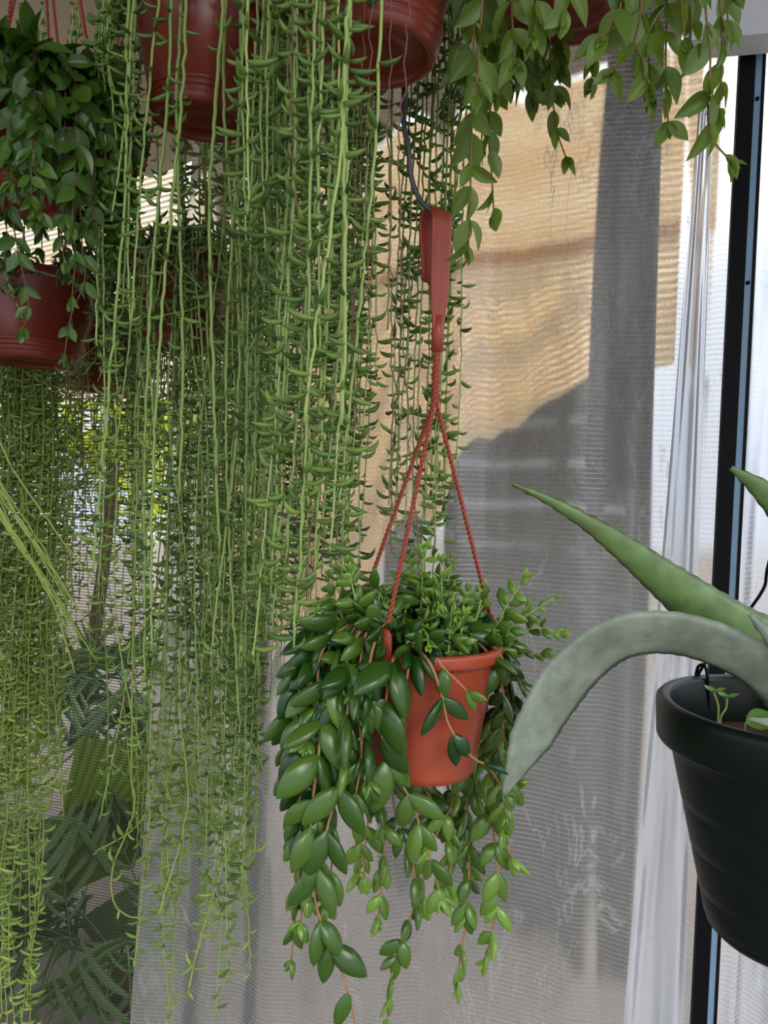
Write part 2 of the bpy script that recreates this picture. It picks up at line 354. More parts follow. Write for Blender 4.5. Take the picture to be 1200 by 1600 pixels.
# ------------------------------------------------------------------ hanging pots
def pot_mesh(c, R, H, rb, lip=.012, ridges=True, holes=False):
    """c: centre of the rim; profile from the inside bottom out over the lip and down"""
    w = .0022; mb = MB(); z = -H
    pr = [(1e-4, z+.012), (rb-.006, z+.012), (rb-w, z+.014)]
    pr += [(R-w-.004, -.004), (R-w-.002, 0), (R, .001), (R+.004, 0), (R+.0045, -.003), (R+.0045, -lip+.002), (R+.004, -lip), (R-.002, -lip-.001), (R-.0026, -lip-.006)]
    if ridges:
        for q in (.80, .85, .90):
            r = R+(rb-R)*q; zz = z*q
            pr += [(r+.0004, zz+.003), (r+.0022, zz+.001), (r+.0022, zz-.001), (r-.0002, zz-.003)]
    pr += [(rb+.002, z+.008), (rb+.001, z+.001), (rb-.002, z), (rb-.006, z), (rb-.0075, z+.002), (rb-.008, z+.006), (rb*.55, z+.006), (rb*.5, z+.002), (rb*.45, z+.006), (1e-4, z+.006)]
    lathe(mb, pr, c, 64); return mb
def rope_mesh(a, b, r=.0019, pitch=.011, sag=0.0):
    a, b = np.asarray(a, float), np.asarray(b, float); L = np.linalg.norm(b-a); n = int(L/.0016)+2
    s = np.linspace(0, 1, n)[:, None]; p = a+(b-a)*s; p = p+V(0, 0, 1)*(-sag*np.sin(PI*s))
    t = nrm(b-a); u = nrm(np.cross(t, V(0, 1, .1))); w = np.cross(t, u); th = (s*L/pitch*2*PI)
    mb = MB()
    for k in range(2):
        tube(mb, p+(np.cos(th+k*PI)*u+np.sin(th+k*PI)*w)*r*.62, r*.78, 6)
    return mb
def ribbon(mb, path, wdir, hw, th, mi=0):
    p = np.asarray(path, float); t = tangents(p); w = nrm(np.asarray(wdir, float)-t*np.sum(np.asarray(wdir)*t, 1, keepdims=True)); nn = np.cross(t, w)
    hw = np.broadcast_to(np.asarray(hw, float), (len(p),)); th = np.broadcast_to(np.asarray(th, float), (len(p),))
    prof = [(-1, -.7), (-.85, -1), (-.2, -1), (0, -.5), (.2, -1), (.85, -1), (1, -.7), (1, .7), (.85, 1), (-.85, 1), (-1, .7)]
    v = np.stack([p+w*(hw*a)[:, None]+nn*(th*b)[:, None] for a, b in prof], 1)
    k = len(prof); v = np.concatenate([p[None, :1].repeat(k, 1), v, p[None, -1:].repeat(k, 1)], 0)
    mb.add(v, gridf(len(v), k, True), mi)
def hang_pot(name, label, cat, c, R, H, rb, mat, top, ang0, group=None, socket=None, strap=.16, hook_dir=(-.6, .8), soil=.012, rope_mat=None, ridges=True):
    """root at the pot's base; parts pot, soil, rope x3, clip x3, hanger_hook. c = rim centre, top = the point it hangs from"""
    root = thing(name, c-V(0, 0, H), label, cat, group); rm = rope_mat or ROPE
    pot_mesh(c, R, H, rb, ridges=ridges).build('pot', mat, root)
    mb = MB(); lathe(mb, [(1e-4, -soil+.006), (R*.5, -soil+.004), (R*.9, -soil), (R-.004, -soil-.002)], c, 32); mb.build('soil', SOIL, root)
    top = np.asarray(top, float); j = top-V(0, 0, strap+.012); tw = j-V(0, 0, .06)   # joint, and where the ropes part
    for k in range(3):
        a = ang0[k]; d = V(math.cos(a), math.sin(a), 0); e = c+d*(R+.004)+V(0, 0, .018)
        off = V(math.cos(a), math.sin(a), 0)*.0022
        m = rope_mesh(e, tw+off); 
        m2 = rope_mesh(tw+off, j+off*.6); m.add(np.concatenate(m2.v), np.concatenate(m2.f)); rp_ = m.build('rope', rm, root)
        cl = MB(); wd = V(-d[1], d[0], 0)
        ribbon(cl, [e+V(0, 0, .006), e+V(0, 0, 0), e-V(0, 0, .012), e-V(0, 0, .024)+d*.001, e-V(0, 0, .036)+d*.001], wd, [.0035, .006, .0068, .0068, .0062], .0017)
        tube(cl, [e+d*.0008-V(0, 0, .026), e+d*.0035-V(0, 0, .026)], .0025, 8)
        cl.build('clip', rm, rp_)
    hd = nrm(V(hook_dir[0], hook_dir[1], 0)); wd = V(-hd[1], hd[0], 0)*-1
    rr = .0125; path = []; hw = []
    for q in np.linspace(0, 1, 9): path.append(j+V(0, 0, (strap-rr)*q)); hw.append(np.interp(q, [0, .12, .4, .7, 1], [.0052, .006, .0105, .0115, .0118]))
    cz = j+V(0, 0, strap-rr)+hd*rr
    for q in np.linspace(0, PI, 10)[1:]: path.append(cz-hd*rr*math.cos(q)+V(0, 0, rr*math.sin(q)*1.1)); hw.append(.0115)
    for q in (1, 2, 3, 4, 5): path.append(cz+hd*(rr-.0008*q)-V(0, 0, .0115*q)); hw.append(.0115-.0010*q)
    hk = MB(); ribbon(hk, path, wd, hw, .0016)
    tube(hk, [j-V(0, 0, .006), j+V(0, 0, .014), j+V(0, 0, .03)], [.0062, .0062, .004], 10)
    hk.build('hanger_hook', rm, root)
    return root

# ------------------------------------------------------------------ waxy / oval vines
def vine(name, path, parent, mats, tmpl, L, gap=.022, r=.0013, face=(0, -1, 0), flat=.7, beta=(.5, 1.0), young=.15, taper=.55, jit=.22, tint0=.3, pair=True, spread=.25, endbud=True):
    """opposite leaf pairs along a stem; on a hanging stem the pairs open sideways and turn their faces to the open, light side"""
    p = resample(catmull(path, 8), .006); mb = MB(); tube(mb, p, np.linspace(r*1.2, r*.7, len(p)), 6, 0)
    t = tangents(p); tot = len(p)*.006; n = max(1, int(tot/gap)); idx = np.clip((np.linspace(.03, 1, n)*(len(p)-1)+rng.normal(0, .8, n)).astype(int), 0, len(p)-1)
    face = np.asarray(face, float); pos = []; X = []; Z = []; S = []; T = []
    for k, i in enumerate(idx):
        q = k/max(1, n-1); tg = t[i]; f = nrm(face-tg*np.dot(face, tg)+rng.normal(0, spread, 3)); side = np.cross(tg, f); side = nrm(side)
        if rng.random() > flat: side, f = f, -side
        for sgn in ((-1, 1) if pair or rng.random() < .6 else (rng.choice([-1, 1]),)):
            if rng.random() < .06: continue
            b = rng.uniform(*beta); b = b+.25*q
            ax = nrm(side*sgn*math.cos(b)+tg*math.sin(b)+V(0, 0, -.12)+rng.normal(0, jit, 3)*.6)
            if rng.random() > flat: f2 = nrm(f+side*sgn*.6)
            else: f2 = f
            z = f2+rng.normal(0, jit, 3); z = nrm(z-ax*np.dot(z, ax))
            pos.append(p[i]); X.append(ax); Z.append(z); sz = L*rng.uniform(.8, 1.15)*(1-(1-taper)*max(0, (q-.45)/.55)**1.3); S.append(sz)
            T.append(np.clip(tint0+rng.normal(0, .1)+young*max(0, (q-.55)/.45)**1.5, 0, 1))
    if endbud:
        tg = t[-1]
        for k in range(5):
            a = rng.uniform(0, 6.28); o = perp_dirs(tg[None], np.array([a]))[0]; ax = nrm(tg+o*rng.uniform(.3, .9)); z = nrm(o-ax*np.dot(o, ax)+1e-4)
            pos.append(p[-1]); X.append(ax); Z.append(z); S.append(L*rng.uniform(.3, .5)); T.append(np.clip(tint0+young+.15, 0, 1))
    pos, X, Z, S, T = map(np.array, (pos, X, Z, S, T)); Y = np.cross(Z, X); w = rng.integers(0, len(tmpl), len(pos))
    for k in range(len(tmpl)):
        s = w == k; instance(mb, tmpl[k], pos[s], X[s], Y[s], Z[s], S[s], 1, T[s])
    return mb.build(name, mats, parent)

# ================================================================== SETTING
# film wall behind the pots
def sheet(name, c00, c10, c11, c01, nu, nv, disp, mat, n=None):
    u = np.linspace(0, 1, nu)[:, None, None]; v = np.linspace(0, 1, nv)[None, :, None]
    p = (np.asarray(c00)*(1-u)*(1-v)+np.asarray(c10)*u*(1-v)+np.asarray(c11)*u*v+np.asarray(c01)*(1-u)*v)
    nn = nrm(np.cross(np.asarray(c10)-c00, np.asarray(c01)-c00)) if n is None else n
    p = p+nn*disp(u[..., 0], v[..., 0])[..., None]
    mb = MB(); mb.add(p, gridf(nu, nv)); return mb.build(name, mat)
pole_lo = onwall(1096, 1400); pole_hi = onwall(1142, 500); PX = (pole_lo[:2]+pole_hi[:2])/2
le_hi = onwall(300, 250); le_lo = onwall(204, 1590)
def lerp_z(a, b, z): return a+(b-a)*((z-a[2])/(b[2]-a[2]))
FLOOR = -.35
ZT, ZB = 2.62, FLOOR+.02
cL0, cL1 = lerp_z(le_hi, le_lo, ZB), lerp_z(le_hi, le_lo, ZT); cL1[1] += 0
cR0, cR1 = V(PX[0], PX[1], ZB), V(PX[0], PX[1], ZT)
fs = [(rng.uniform(2, 9), rng.uniform(-1.5, 1.5), rng.uniform(0, 6.3), rng.uniform(.002, .006)) for _ in range(14)]
def wr(u, v):
    s = 0*u*v
    for a, b, c, d in fs: s = s+d*np.sin(2*PI*(a*u+b*v)+c)
    s = s+.004*np.sin(2*PI*(u*15+.5*np.sin(v*3)))*np.clip((u-.82)*6, 0, 1)+.002*np.sin(2*PI*(u*31+1.2*v))*np.clip((u-.8)*5, 0, 1)
    fx = u-.86+.12*(v-.5)                                  # long hanging folds
    s = s+.014*np.exp(-(fx/.025)**2)+.01*np.exp(-((u-.70+.10*v)/.02)**2)*v
    return s*np.clip(u*30, .2, 1)*np.clip((1-u)*25, .1, 1)
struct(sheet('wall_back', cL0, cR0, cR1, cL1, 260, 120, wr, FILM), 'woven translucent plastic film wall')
# right wall of film beyond the post
def wr2(u, v): return .02*np.sin(2*PI*(u*5+.3*np.sin(4*v)))+.012*np.sin(2*PI*(u*11+1.5*v))+.006*np.sin(2*PI*(u*23-2*v))
r0 = V(PX[0]+.01, PX[1]+.02, ZB)
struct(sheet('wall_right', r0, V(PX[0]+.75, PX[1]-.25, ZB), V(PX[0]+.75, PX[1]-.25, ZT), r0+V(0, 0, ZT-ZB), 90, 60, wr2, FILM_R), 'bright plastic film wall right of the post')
fl = sheet('plastic_strip', onwall(960, 1760, -.035), onwall(1064, 1760, -.03), onwall(1114, 165, -.03), onwall(1092, 165, -.035), 60, 140, lambda u, v: .007*np.sin(2*PI*(u*1.3+.35*np.sin(3*v)))+.003*np.sin(2*PI*(u*2.6+.8*v))+.0012*np.sin(2*PI*(u*4-2.2*v+.3*np.sin(9*v))), FILM_S)
tag(fl, 'crumpled strip of clear plastic hanging over the film wall beside the black post', 'plastic sheet')
# post
root = thing('greenhouse_post', (PX[0]-.003, PX[1]-.035, FLOOR), 'black steel greenhouse post at the right with a pale blue edge strip', 'post')
wt = nrm(V(1, -.287, 0)); wn = V(.287, 1, 0)/np.linalg.norm([.287, 1])
pc = V(PX[0], PX[1]-.035, 1.13)
mb = MB(); box(mb, pc-wt*.009, wt*.013, wn*.013, V(0, 0, 1.48)); mb.build('post_shaft', BLACK, root, smooth=False)
mb = MB(); box(mb, pc+wt*.0095, wt*.0055, wn*.010, V(0, 0, 1.48)); mb.build('edge_strip', BLUES, root, smooth=False)
mb = MB(); box(mb, pc+wt*.018, wt*.0025, wn*.012, V(0, 0, 1.48)); mb.build('back_flange', BLACK, root, smooth=False)
for z in (1.88, 2.2, .75):
    mb = MB(); q = pc+wt*.0095-wn*.010; q[2] = z; tube(mb, [q+wn*.002, q-wn*.003], .0035, 10); mb.build('screw', BLACK, root)
# corrugated amber sheet outside, behind the film
PN = nrm(V(math.sin(math.radians(33)), math.cos(math.radians(33)), 0)); PT = nrm(V(-PN[1], PN[0], 0)); PP = on_plane(975, 65, V(.55, 1.68, 0), PN)
def pan(px, py): return on_plane(px, py, PP, PN)
def corr_panel(s0, s1, z0, z1, off, label, mt=None, zslant=None):
    nz = int((z1-z0)/.0045); zz = np.linspace(z0, z1, nz); ss = np.linspace(s0, s1, 24)
    base = V(PP[0], PP[1], 0)+PN*off
    f = np.stack([base+PT*s+V(0, 0, 0) for s in ss], 0)
    zg = np.repeat(zz[None], len(ss), 0)
    if zslant is not None: zl = np.interp(ss, *zslant); zg = zl[:, None]+(z1-zl)[:, None]*np.linspace(0, 1, nz)[None]
    p = f[:, None]+V(0, 0, 1)*zg[..., None]+PN*(.005*np.sin(2*PI*zg/.018))[..., None]
    q = p+PN*.0015
    mb = MB(); mb.add(p, gridf(len(ss), nz)); mb.add(q, gridf(len(ss), nz)[:, ::-1])
    return tag(mb.build('corrugated_panel', mt or SHEET), label, 'panel')
ztop = PP[2]
s_r = np.dot(pan(1085, 400)-PP, PT)
z_low = pan(850, 690)[2]; s_m = np.dot(pan(300, 280)-PP, PT)
corr_panel(s_r, s_m, ztop-.42, ztop, 0, 'upper amber corrugated sheet behind the film under the ceiling edge')
zs = [(np.dot(pan(x, y)-PP, PT), pan(x, y)[2]) for x, y in ((1085, 560), (930, 590), (850, 620), (720, 720), (600, 860), (450, 1000), (330, 1060))]
corr_panel(s_r, s_m-.04, min(z for _, z in zs), ztop-.40, -.02, 'lower amber corrugated sheet behind the film with a slanting bottom edge', None, ([a for a, _ in zs], [b for _, b in zs]))
corr_panel(s_m+.01, 3.4, ztop-.24, ztop, 0, 'pale bright corrugated sheet at the upper left, upper strip', SHEET_W)
corr_panel(s_m-.02, 3.4, ztop-.74, ztop-.28, -.04, 'pale bright corrugated sheet at the upper left, lower strip', SHEET_W)
mb = MB(); bb = V(PP[0], PP[1], ztop-.26)+PT*(s_m+3.4)/2-PN*.03; box(mb, bb, PT*(3.4-s_m)/2, PN*.02, V(0, 0, .016)); struct(mb.build('trim_2', WOODD, smooth=False), 'brown batten between the pale corrugated strips')
# dark post outside behind the film
bp_ = onwall(978, 500, .10)
mb = MB(); box(mb, V(bp_[0], bp_[1], 2.04), wt*.058, wn*.03, V(0, 0, .53)); o = mb.build('support_post', WOODD, smooth=False); tag(o, 'broad dark upright post showing as a grey band through the film wall', 'post')
# shade net left of the film
n0 = cL0+V(.03, .05, 0); n1 = V(-2.4, 2.35, ZB)
struct(sheet('wall_left', n1, n0, V(n0[0], n0[1], 1.90), V(n1[0], n1[1], 1.90), 60, 40, lambda u, v: .012*np.sin(9*u+5*v)+.008*np.sin(23*u-4*v), NET), 'dark shade net with fine horizontal threads')
# ceiling film: rises from the sheet's top edge towards the camera
cA = V(PP[0], PP[1], ztop+.01)-PT*1.4; cB = V(PP[0], PP[1], ztop+.01)+PT*3.6
struct(sheet('ceiling', cA, cB, V(cB[0]-1.2, -1.3, 3.1), V(cA[0]+.6, -1.3, 3.1), 60, 60, lambda u, v: .012*np.sin(40*u+3*v)+.008*np.sin(75*u-8*v)+.02*np.sin(9*v), FILM_C), 'dull beige plastic film roof')
# white beam at the upper right
b0 = P(1120, 20, 1.30); mb = MB(); box(mb, b0+V(.35, -.04, .02), V(.38, -.09, 0), V(.01, .03, 0), V(0, 0, .055)); struct(mb.build('trim_1', WHITEP, smooth=False), 'white roof beam at the upper right')
# ground
mb = MB(); mb.add([(-14, -4, FLOOR), (14, -4, FLOOR), (14, 22, FLOOR), (-14, 22, FLOOR)], [(0, 1, 2, 3)]); struct(mb.build('floor', PAVE, smooth=False), 'grey brown paved ground')
# rails overhead (above the frame) that carry the pots
RZ = 2.60
RAILS = {.72: 'nearest of the overhead rails, above the big leaved plant', .80: 'overhead rail carrying the centre pot', .94: 'overhead rail carrying the shaded left pots', 1.20: 'overhead rail above the left curtain of stems', 1.5: 'short overhead rail, farthest back near the film wall'}
def railz(Y): return RZ
for Y, lab in RAILS.items():
    r_ = thing('hanging_rail', (0, Y, RZ), lab, 'rail')
    mb = MB(); xr = .1 if Y > 1.4 else 1.0; tube(mb, [(-1.3, Y, RZ), (-.5, Y, RZ), (xr, Y, RZ)], .009, 12); mb.build('pipe', GALV, r_)
    for x in (-1.1, xr-.1):
        mb = MB(); tube(mb, [(x, Y, RZ+.009), (x, Y, 2.95)], .004, 6); mb.build('bracket', GALV, r_)

# ================================================================== CENTRE POT
MY = .785
mc = P(660, 1001, MY); MR, MH = .078, .131
mtop = P(692, 306, MY); hookY = MY
G = [math.radians(a) for a in (-118, 146, 24)]
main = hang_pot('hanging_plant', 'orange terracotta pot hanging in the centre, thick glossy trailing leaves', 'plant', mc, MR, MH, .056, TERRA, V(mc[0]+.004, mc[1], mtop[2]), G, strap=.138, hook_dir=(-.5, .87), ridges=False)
wk = thing('wire_hook', (mc[0]-.02, MY, RZ+.012), 'dark bent wire hook holding the centre pot from above', 'hook')
jt = V(mc[0]+.004, mc[1], mtop[2])
mb = MB(); hp = [V(mc[0]-.022, MY+.011, RZ+.006), V(mc[0]-.022, MY, RZ+.012), V(mc[0]-.022, MY-.012, RZ+.006), V(mc[0]-.023, MY-.012, RZ-.03), P(634, 60, MY), P(639, 235, MY), P(644, 282, MY), P(658, 315, MY), P(676, 331, MY), jt+V(.001, .008, -.019), jt+V(.012, .016, -.016)]
tube(mb, resample(catmull(hp, 8), .004), .0026, 8); mb.build('wire', WIRE, wk)

MATW = [WAXY_S, WAXY]
def mv(pts, Y, **kw):
    path = [P(x, y, Y+(q[0] if q else 0)) for (x, y, *q) in pts]
    return vine('trailing_stem', path, main, MATW, WT, kw.pop('L', .038), **{**dict(gap=.030, r=.0013, flat=.8, young=.35, tint0=.14, beta=(.65, 1.1)), **kw})
F0 = MY-.092
mv([(632, 1015, .04), (612, 1035, .0), (604, 1090, 0), (597, 1150, .005), (603, 1185, .01), (620, 1215, .015), (645, 1255, .02), (658, 1300, .02), (675, 1345, .02), (688, 1400, .02)], F0, L=.047)
mv([(560, 1000, .05), (551, 1050, .01), (543, 1110, 0), (540, 1170, 0), (530, 1230, 0), (512, 1290, .0), (500, 1350, 0), (492, 1400, .0), (505, 1450, .0), (525, 1500, 0), (545, 1550, 0), (556, 1610, 0)], F0, L=.048, tint0=.16, young=.1, taper=.8, gap=.034)
mv([(530, 1010, .04), (520, 1060, .02), (505, 1120, .01), (498, 1180, .0), (490, 1240, 0), (485, 1300, 0), (478, 1360, .01), (470, 1440, .01)], F0, L=.046)
mv([(500, 1000, .07), (485, 1050, .03), (475, 1110, .03), (470, 1180, .02), (468, 1260, .02), (470, 1330, .02), (462, 1420, .02), (455, 1500, .02)], F0, L=.036, gap=.026)
mv([(490, 990, .08), (465, 1040, .06), (455, 1100, .06), (450, 1170, .06), (455, 1230, .06)], F0, L=.036)
mv([(520, 985, .10), (490, 1030, .08), (472, 1090, .09), (462, 1150, .09), (475, 1230, .09), (480, 1290, .09)], F0, L=.036)
mv([(575, 995, .06), (560, 1040, .02), (535, 1100, .02), (520, 1170, .02), (515, 1250, .02), (520, 1330, .02), (510, 1410, .02)], F0, L=.046)
mv([(540, 990, .07), (520, 1030, .04), (500, 1080, .03), (485, 1140, .02), (478, 1165, .01)], F0, L=.034, young=.5)
mv([(655, 975, .05), (672, 1010, .01), (690, 1040, .0), (710, 1060, -.002), (730, 1080, -.002)], F0, L=.034, gap=.022, young=.45)
mv([(630, 1000, .04), (668, 1030, .0), (690, 1085, -.002), (700, 1130, 0), (725, 1170, .003), (745, 1188, .006), (765, 1200, .01), (790, 1240, .02)], F0, L=.034, gap=.032, young=.1)
mv([(640, 985, .06), (640, 1030, .005), (632, 1080, .002), (625, 1115, .002)], F0, L=.04, young=.1)
for pts in ([(740, 970, .10), (775, 1010, .09), (795, 1060, .10), (810, 1110, .10), (815, 1160, .10)], [(760, 960, .12), (795, 990, .12), (825, 1020, .12), (845, 1022, .12)],
            [(730, 980, .08), (770, 1010, .06), (800, 1050, .06), (835, 1090, .06)], [(720, 975, .12), (780, 1000, .14), (800, 1080, .15), (790, 1150, .15), (785, 1210, .15)],
            [(735, 990, .06), (775, 1040, .06), (788, 1110, .07), (780, 1180, .08), (790, 1270, .08)], [(700, 990, .13), (775, 1030, .16), (800, 1120, .18), (850, 1160, .18), (865, 1150, .18)],
            [(735, 1000, .12), (775, 1060, .13), (770, 1150, .13), (775, 1230, .13), (810, 1225, .12)]):
    mv(pts, F0, L=.032, gap=.02, flat=.6, young=.35, tint0=.22)
for pts in ([(548, 1000, .06), (530, 1050, .02), (528, 1120, .015), (510, 1190, .01), (500, 1260, .01), (494, 1330, .01), (482, 1400, .01)], [(515, 995, .08), (495, 1050, .04), (482, 1120, .035), (490, 1190, .03), (480, 1260, .03), (474, 1330, .03), (480, 1400, .03)],
            [(500, 990, .09), (470, 1050, .05), (458, 1110, .05), (462, 1180, .045), (466, 1250, .04), (460, 1310, .04)], [(560, 1000, .05), (548, 1060, .01), (560, 1120, .0), (565, 1180, .0), (556, 1240, .0)], [(580, 1010, .04), (576, 1060, .0), (580, 1110, .0), (572, 1170, .0), (578, 1220, .0)],
            [(505, 985, .10), (478, 1040, .08), (462, 1100, .08), (446, 1160, .08), (452, 1220, .08)], [(535, 1000, .07), (512, 1060, .03), (505, 1130, .025), (520, 1200, .02), (505, 1280, .02), (498, 1350, .02)]):
    mv(pts, F0, L=.041, gap=.027, young=.2, tint0=.12)
# light green stems hanging behind and below the pot
for pts in ([(700, 1040, .17), (725, 1200, .17), (730, 1280, .16), (733, 1350, .15), (728, 1440, .14), (718, 1500, .14), (715, 1545, .14)], [(760, 1090, .16), (765, 1200, .14), (770, 1290, .13), (778, 1370, .12), (772, 1440, .12), (758, 1500, .12)],
            [(640, 1060, .17), (655, 1210, .17), (690, 1270, .15), (705, 1330, .14), (700, 1390, .14)], [(600, 1060, .17), (590, 1220, .16), (600, 1310, .15), (595, 1400, .14), (590, 1440, .14)],
            [(690, 1080, .18), (700, 1230, .18), (715, 1300, .17), (742, 1370, .17)], [(620, 1080, .18), (615, 1250, .16), (640, 1330, .15), (650, 1400, .14), (635, 1450, .14), (615, 1510, .14), (605, 1600, .14)],
            [(660, 1080, .18), (675, 1250, .17), (660, 1330, .16), (665, 1420, .16)], [(740, 1100, .17), (742, 1220, .17), (715, 1300, .17), (690, 1370, .17)], [(570, 1060, .16), (565, 1210, .16), (575, 1290, .16), (560, 1370, .15)],
            [(545, 1080, .15), (540, 1200, .14), (560, 1300, .13), (570, 1370, .13)], [(785, 1120, .12), (790, 1230, .11), (785, 1300, .11), (800, 1340, .11)], [(720, 1080, .16), (735, 1180, .15), (700, 1270, .14), (672, 1320, .13)]):
    mv(pts, F0, L=.034, gap=.023, flat=.65, tint0=.42, young=.4, taper=.7)
# crowded shoots over the soil
for k in range(60):
    a = rng.uniform(0, 2*PI); rr = MR*math.sqrt(rng.uniform(.05, 1.25)); b = V(mc[0]+rr*math.cos(a), mc[1]+rr*math.sin(a), mc[2]-.004)
    if a > PI*1.2 and a < PI*1.46 and rr > MR*.3: continue
    if a > PI*1.42 and a < PI*1.9 and rr > MR*.75: continue
    h = rng.uniform(.02, .065); o = V(math.cos(a), math.sin(a), 0)*rng.uniform(-.01, .035)
    up = rng.random() < .5
    path = [b, b+V(0, 0, h*.6)+o*.3, b+V(0, 0, h)+o*.8, b+V(0, 0, h*(1.5 if up else .8))+o*1.6]
    vine('shoot', path, main, [WAXY_G, WAXY], WT, rng.uniform(.018, .030), gap=.0115, face=(0, -.5, .8), flat=.5, tint0=.18 if not up else .38, young=.6, beta=(.1, .7), taper=.45, r=.0012)
for k in range(26):                                            # stems lying over the left and back rim
    a = rng.uniform(PI*.35, PI*1.38); u = V(math.cos(a), math.sin(a), 0); e = rng.uniform(1.15, 1.55); dz = rng.uniform(.02, .16)
    c0 = V(mc[0], mc[1], mc[2])
    path = [c0+u*MR*.5+V(0, 0, .01), c0+u*MR*.95+V(0, 0, .028), c0+u*MR*e+V(0, 0, .002), c0+u*MR*(e+.04)-V(0, 0, dz*.5), c0+u*MR*(e+.02)-V(0, 0, dz)]
    vine('trailing_stem', path, main, MATW, WT, rng.uniform(.028, .038), gap=.024, face=tuple(u+V(0, -.4, .3)), flat=.65, tint0=.12, young=.3)

# ================================================================== FISHHOOK CURTAINS
def on_rim(c, R, px, yref, front, rmul=None):
    """where a stem seen at column px hangs around a pot: front or back arc of its bushy rim"""
    r = R*(rng.uniform(1.06, 1.35) if rmul is None else rmul); Y = c[1]
    for _ in range(4):
        X = P(px, yref, Y)[0]; dx = X-c[0]
        if abs(dx) > r*.98: Y = c[1]+rng.uniform(-.02, .02); return V(X, Y, 0)
        Y = c[1]+(-1 if front else 1)*math.sqrt(r*r-dx*dx)
    return V(P(px, yref, Y)[0], Y, 0)
def curtain(root, c, R, specs, mats, **kw):
    for (px, yref, yend, front) in specs:
        t = on_rim(c, R, px, yref, front); ze = max(P(px, yend, t[1])[2], .1)
        k = dict(kw); wob = k.pop('wob', .009); lx = k.pop('lean', 0)
        fish_strand('trailing_stem', hang_pts(c, R, t, ze, c[2], wob=wob, lean=(rng.normal(lx, .015), 0)), root, mats, r=k.pop('r', .0013)*rng.uniform(.85, 1.3), **k)
def roots(root, c, R, specs):
    for (px, yref, yend, front) in specs:
        t = on_rim(c, R, px, yref, front); ze = P(px, yend, t[1])[2]; mb = MB()
        p = resample(catmull(hang_pts(c, R, t, ze, c[2], wob=.014), 6), .01); p = p+rng.normal(0, .0012, p.shape); tube(mb, p, .0006, 4); mb.build('dry_stem', DRY, root)
U = lambda a, b: rng.uniform(a, b)
def specs(n, x0, x1, e0, e1, front=.5, yref=400): return [(U(x0, x1), yref, U(e0, e1), rng.random() < front) for _ in range(n)]
# pot A (upper left, base visible)
ac = P(318, 22, .94); AR = .080
A = hang_pot('hanging_plant', 'reddish brown hanging pot at the upper left, hollow base showing between hooked stems', 'plant', ac, AR, .128, .056, TERRA_SHADE, V(ac[0], .94, RZ+.012), [PI*.5, PI*1.2, PI*1.85], group=None, hook_dir=(0, 1))
curtain(A, ac, AR, specs(7, 240, 400, 600, 1150, 1.0, 100), [FISH_S, FISH], L=.022, gap=.03, r=.0019, wob=.014)
curtain(A, ac, AR, specs(9, 165, 250, 350, 1000, .6), [FISH_S, FISH], L=.021, gap=.014, wob=.012, r=.0015)
curtain(A, ac, AR, specs(12, 400, 470, 700, 1350, .5), [FISH_S, FISH], L=.021, gap=.013, wob=.009)
curtain(A, ac, AR, specs(9, 330, 440, 1150, 1640, .0), [FISH_S, FISH], L=.021, gap=.014, wob=.012)
for k in range(26):
    if k % 4 == 3: continue
    a = U(.55*PI, 1.3*PI) if k < 20 else U(-.4, .6); e = U(1.1, 1.6)
    u = V(math.cos(a), math.sin(a), 0)
    fish_strand('trailing_stem', [ac+u*AR*.4, ac+u*AR*.9+V(0, 0, U(.01, .05)), ac+u*AR*e+V(0, 0, U(-.02, .03)), ac+u*AR*(e+.1)-V(0, 0, U(.04, .10)), ac+u*AR*(e+U(-.1, .1))-V(0, 0, U(.12, .20))], A, [FISH_S, FISH], L=.022, gap=.009, r=.0014)
# pot B (top centre, base visible)
bc = P(590, -138, .72); BR = .082
B = hang_pot('hanging_plant', 'red brown hanging pot at the top centre, ribbed near its hollow base', 'plant', bc, BR, .132, .057, TERRA_SHADE, V(bc[0], .72, RZ+.012), [PI*.5, PI*1.2, PI*1.85], hook_dir=(0, 1))
curtain(B, bc, BR, specs(6, 480, 590, 450, 960, 1.0, 100), [FISH_S, FISH], L=.024, gap=.024, r=.0017, wob=.012, lean=-.04)
curtain(B, bc, BR, specs(16, 440, 520, 650, 1050, .5), [FISH_S, FISH], L=.022, gap=.013, wob=.008)
curtain(B, bc, BR, specs(10, 510, 585, 600, 1000, .1), [FISH_S, FISH], L=.021, gap=.013, wob=.006)
curtain(B, bc, BR, [(585, 400, 760, False), (560, 400, 900, False), (575, 400, 820, False), (598, 400, 520, False)], [FISH_S, FISH], L=.022, gap=.014, wob=.004, r=.0012)
for px in np.linspace(628, 722, 17)+rng.normal(0, 4, 17):
    t = P(px, 400, .855+U(-.012, .03)); fish_strand('trailing_stem', hang_pts(bc, BR, t, P(px, U(700, 930), t[1])[2], bc[2], wob=.005, lean=(rng.normal(0, .01), 0)), B, [FISH_S, FISH], L=.020, gap=.014, r=.0011)
roots(B, bc, BR, specs(11, 450, 640, 500, 1000, .3))
for k in range(12):
    a = U(.55*PI, 1.25*PI); e = U(1.1, 1.5); u = V(math.cos(a), math.sin(a), 0)
    fish_strand('trailing_stem', [bc+u*BR*.4, bc+u*BR*.9+V(0, 0, .03), bc+u*BR*e, bc+u*BR*(e+.08)-V(0, 0, U(.08, .16)), bc+u*BR*(e+U(-.05, .1))-V(0, 0, U(.2, .32))], B, [FISH_S, FISH], L=.024, gap=.011, r=.0015)
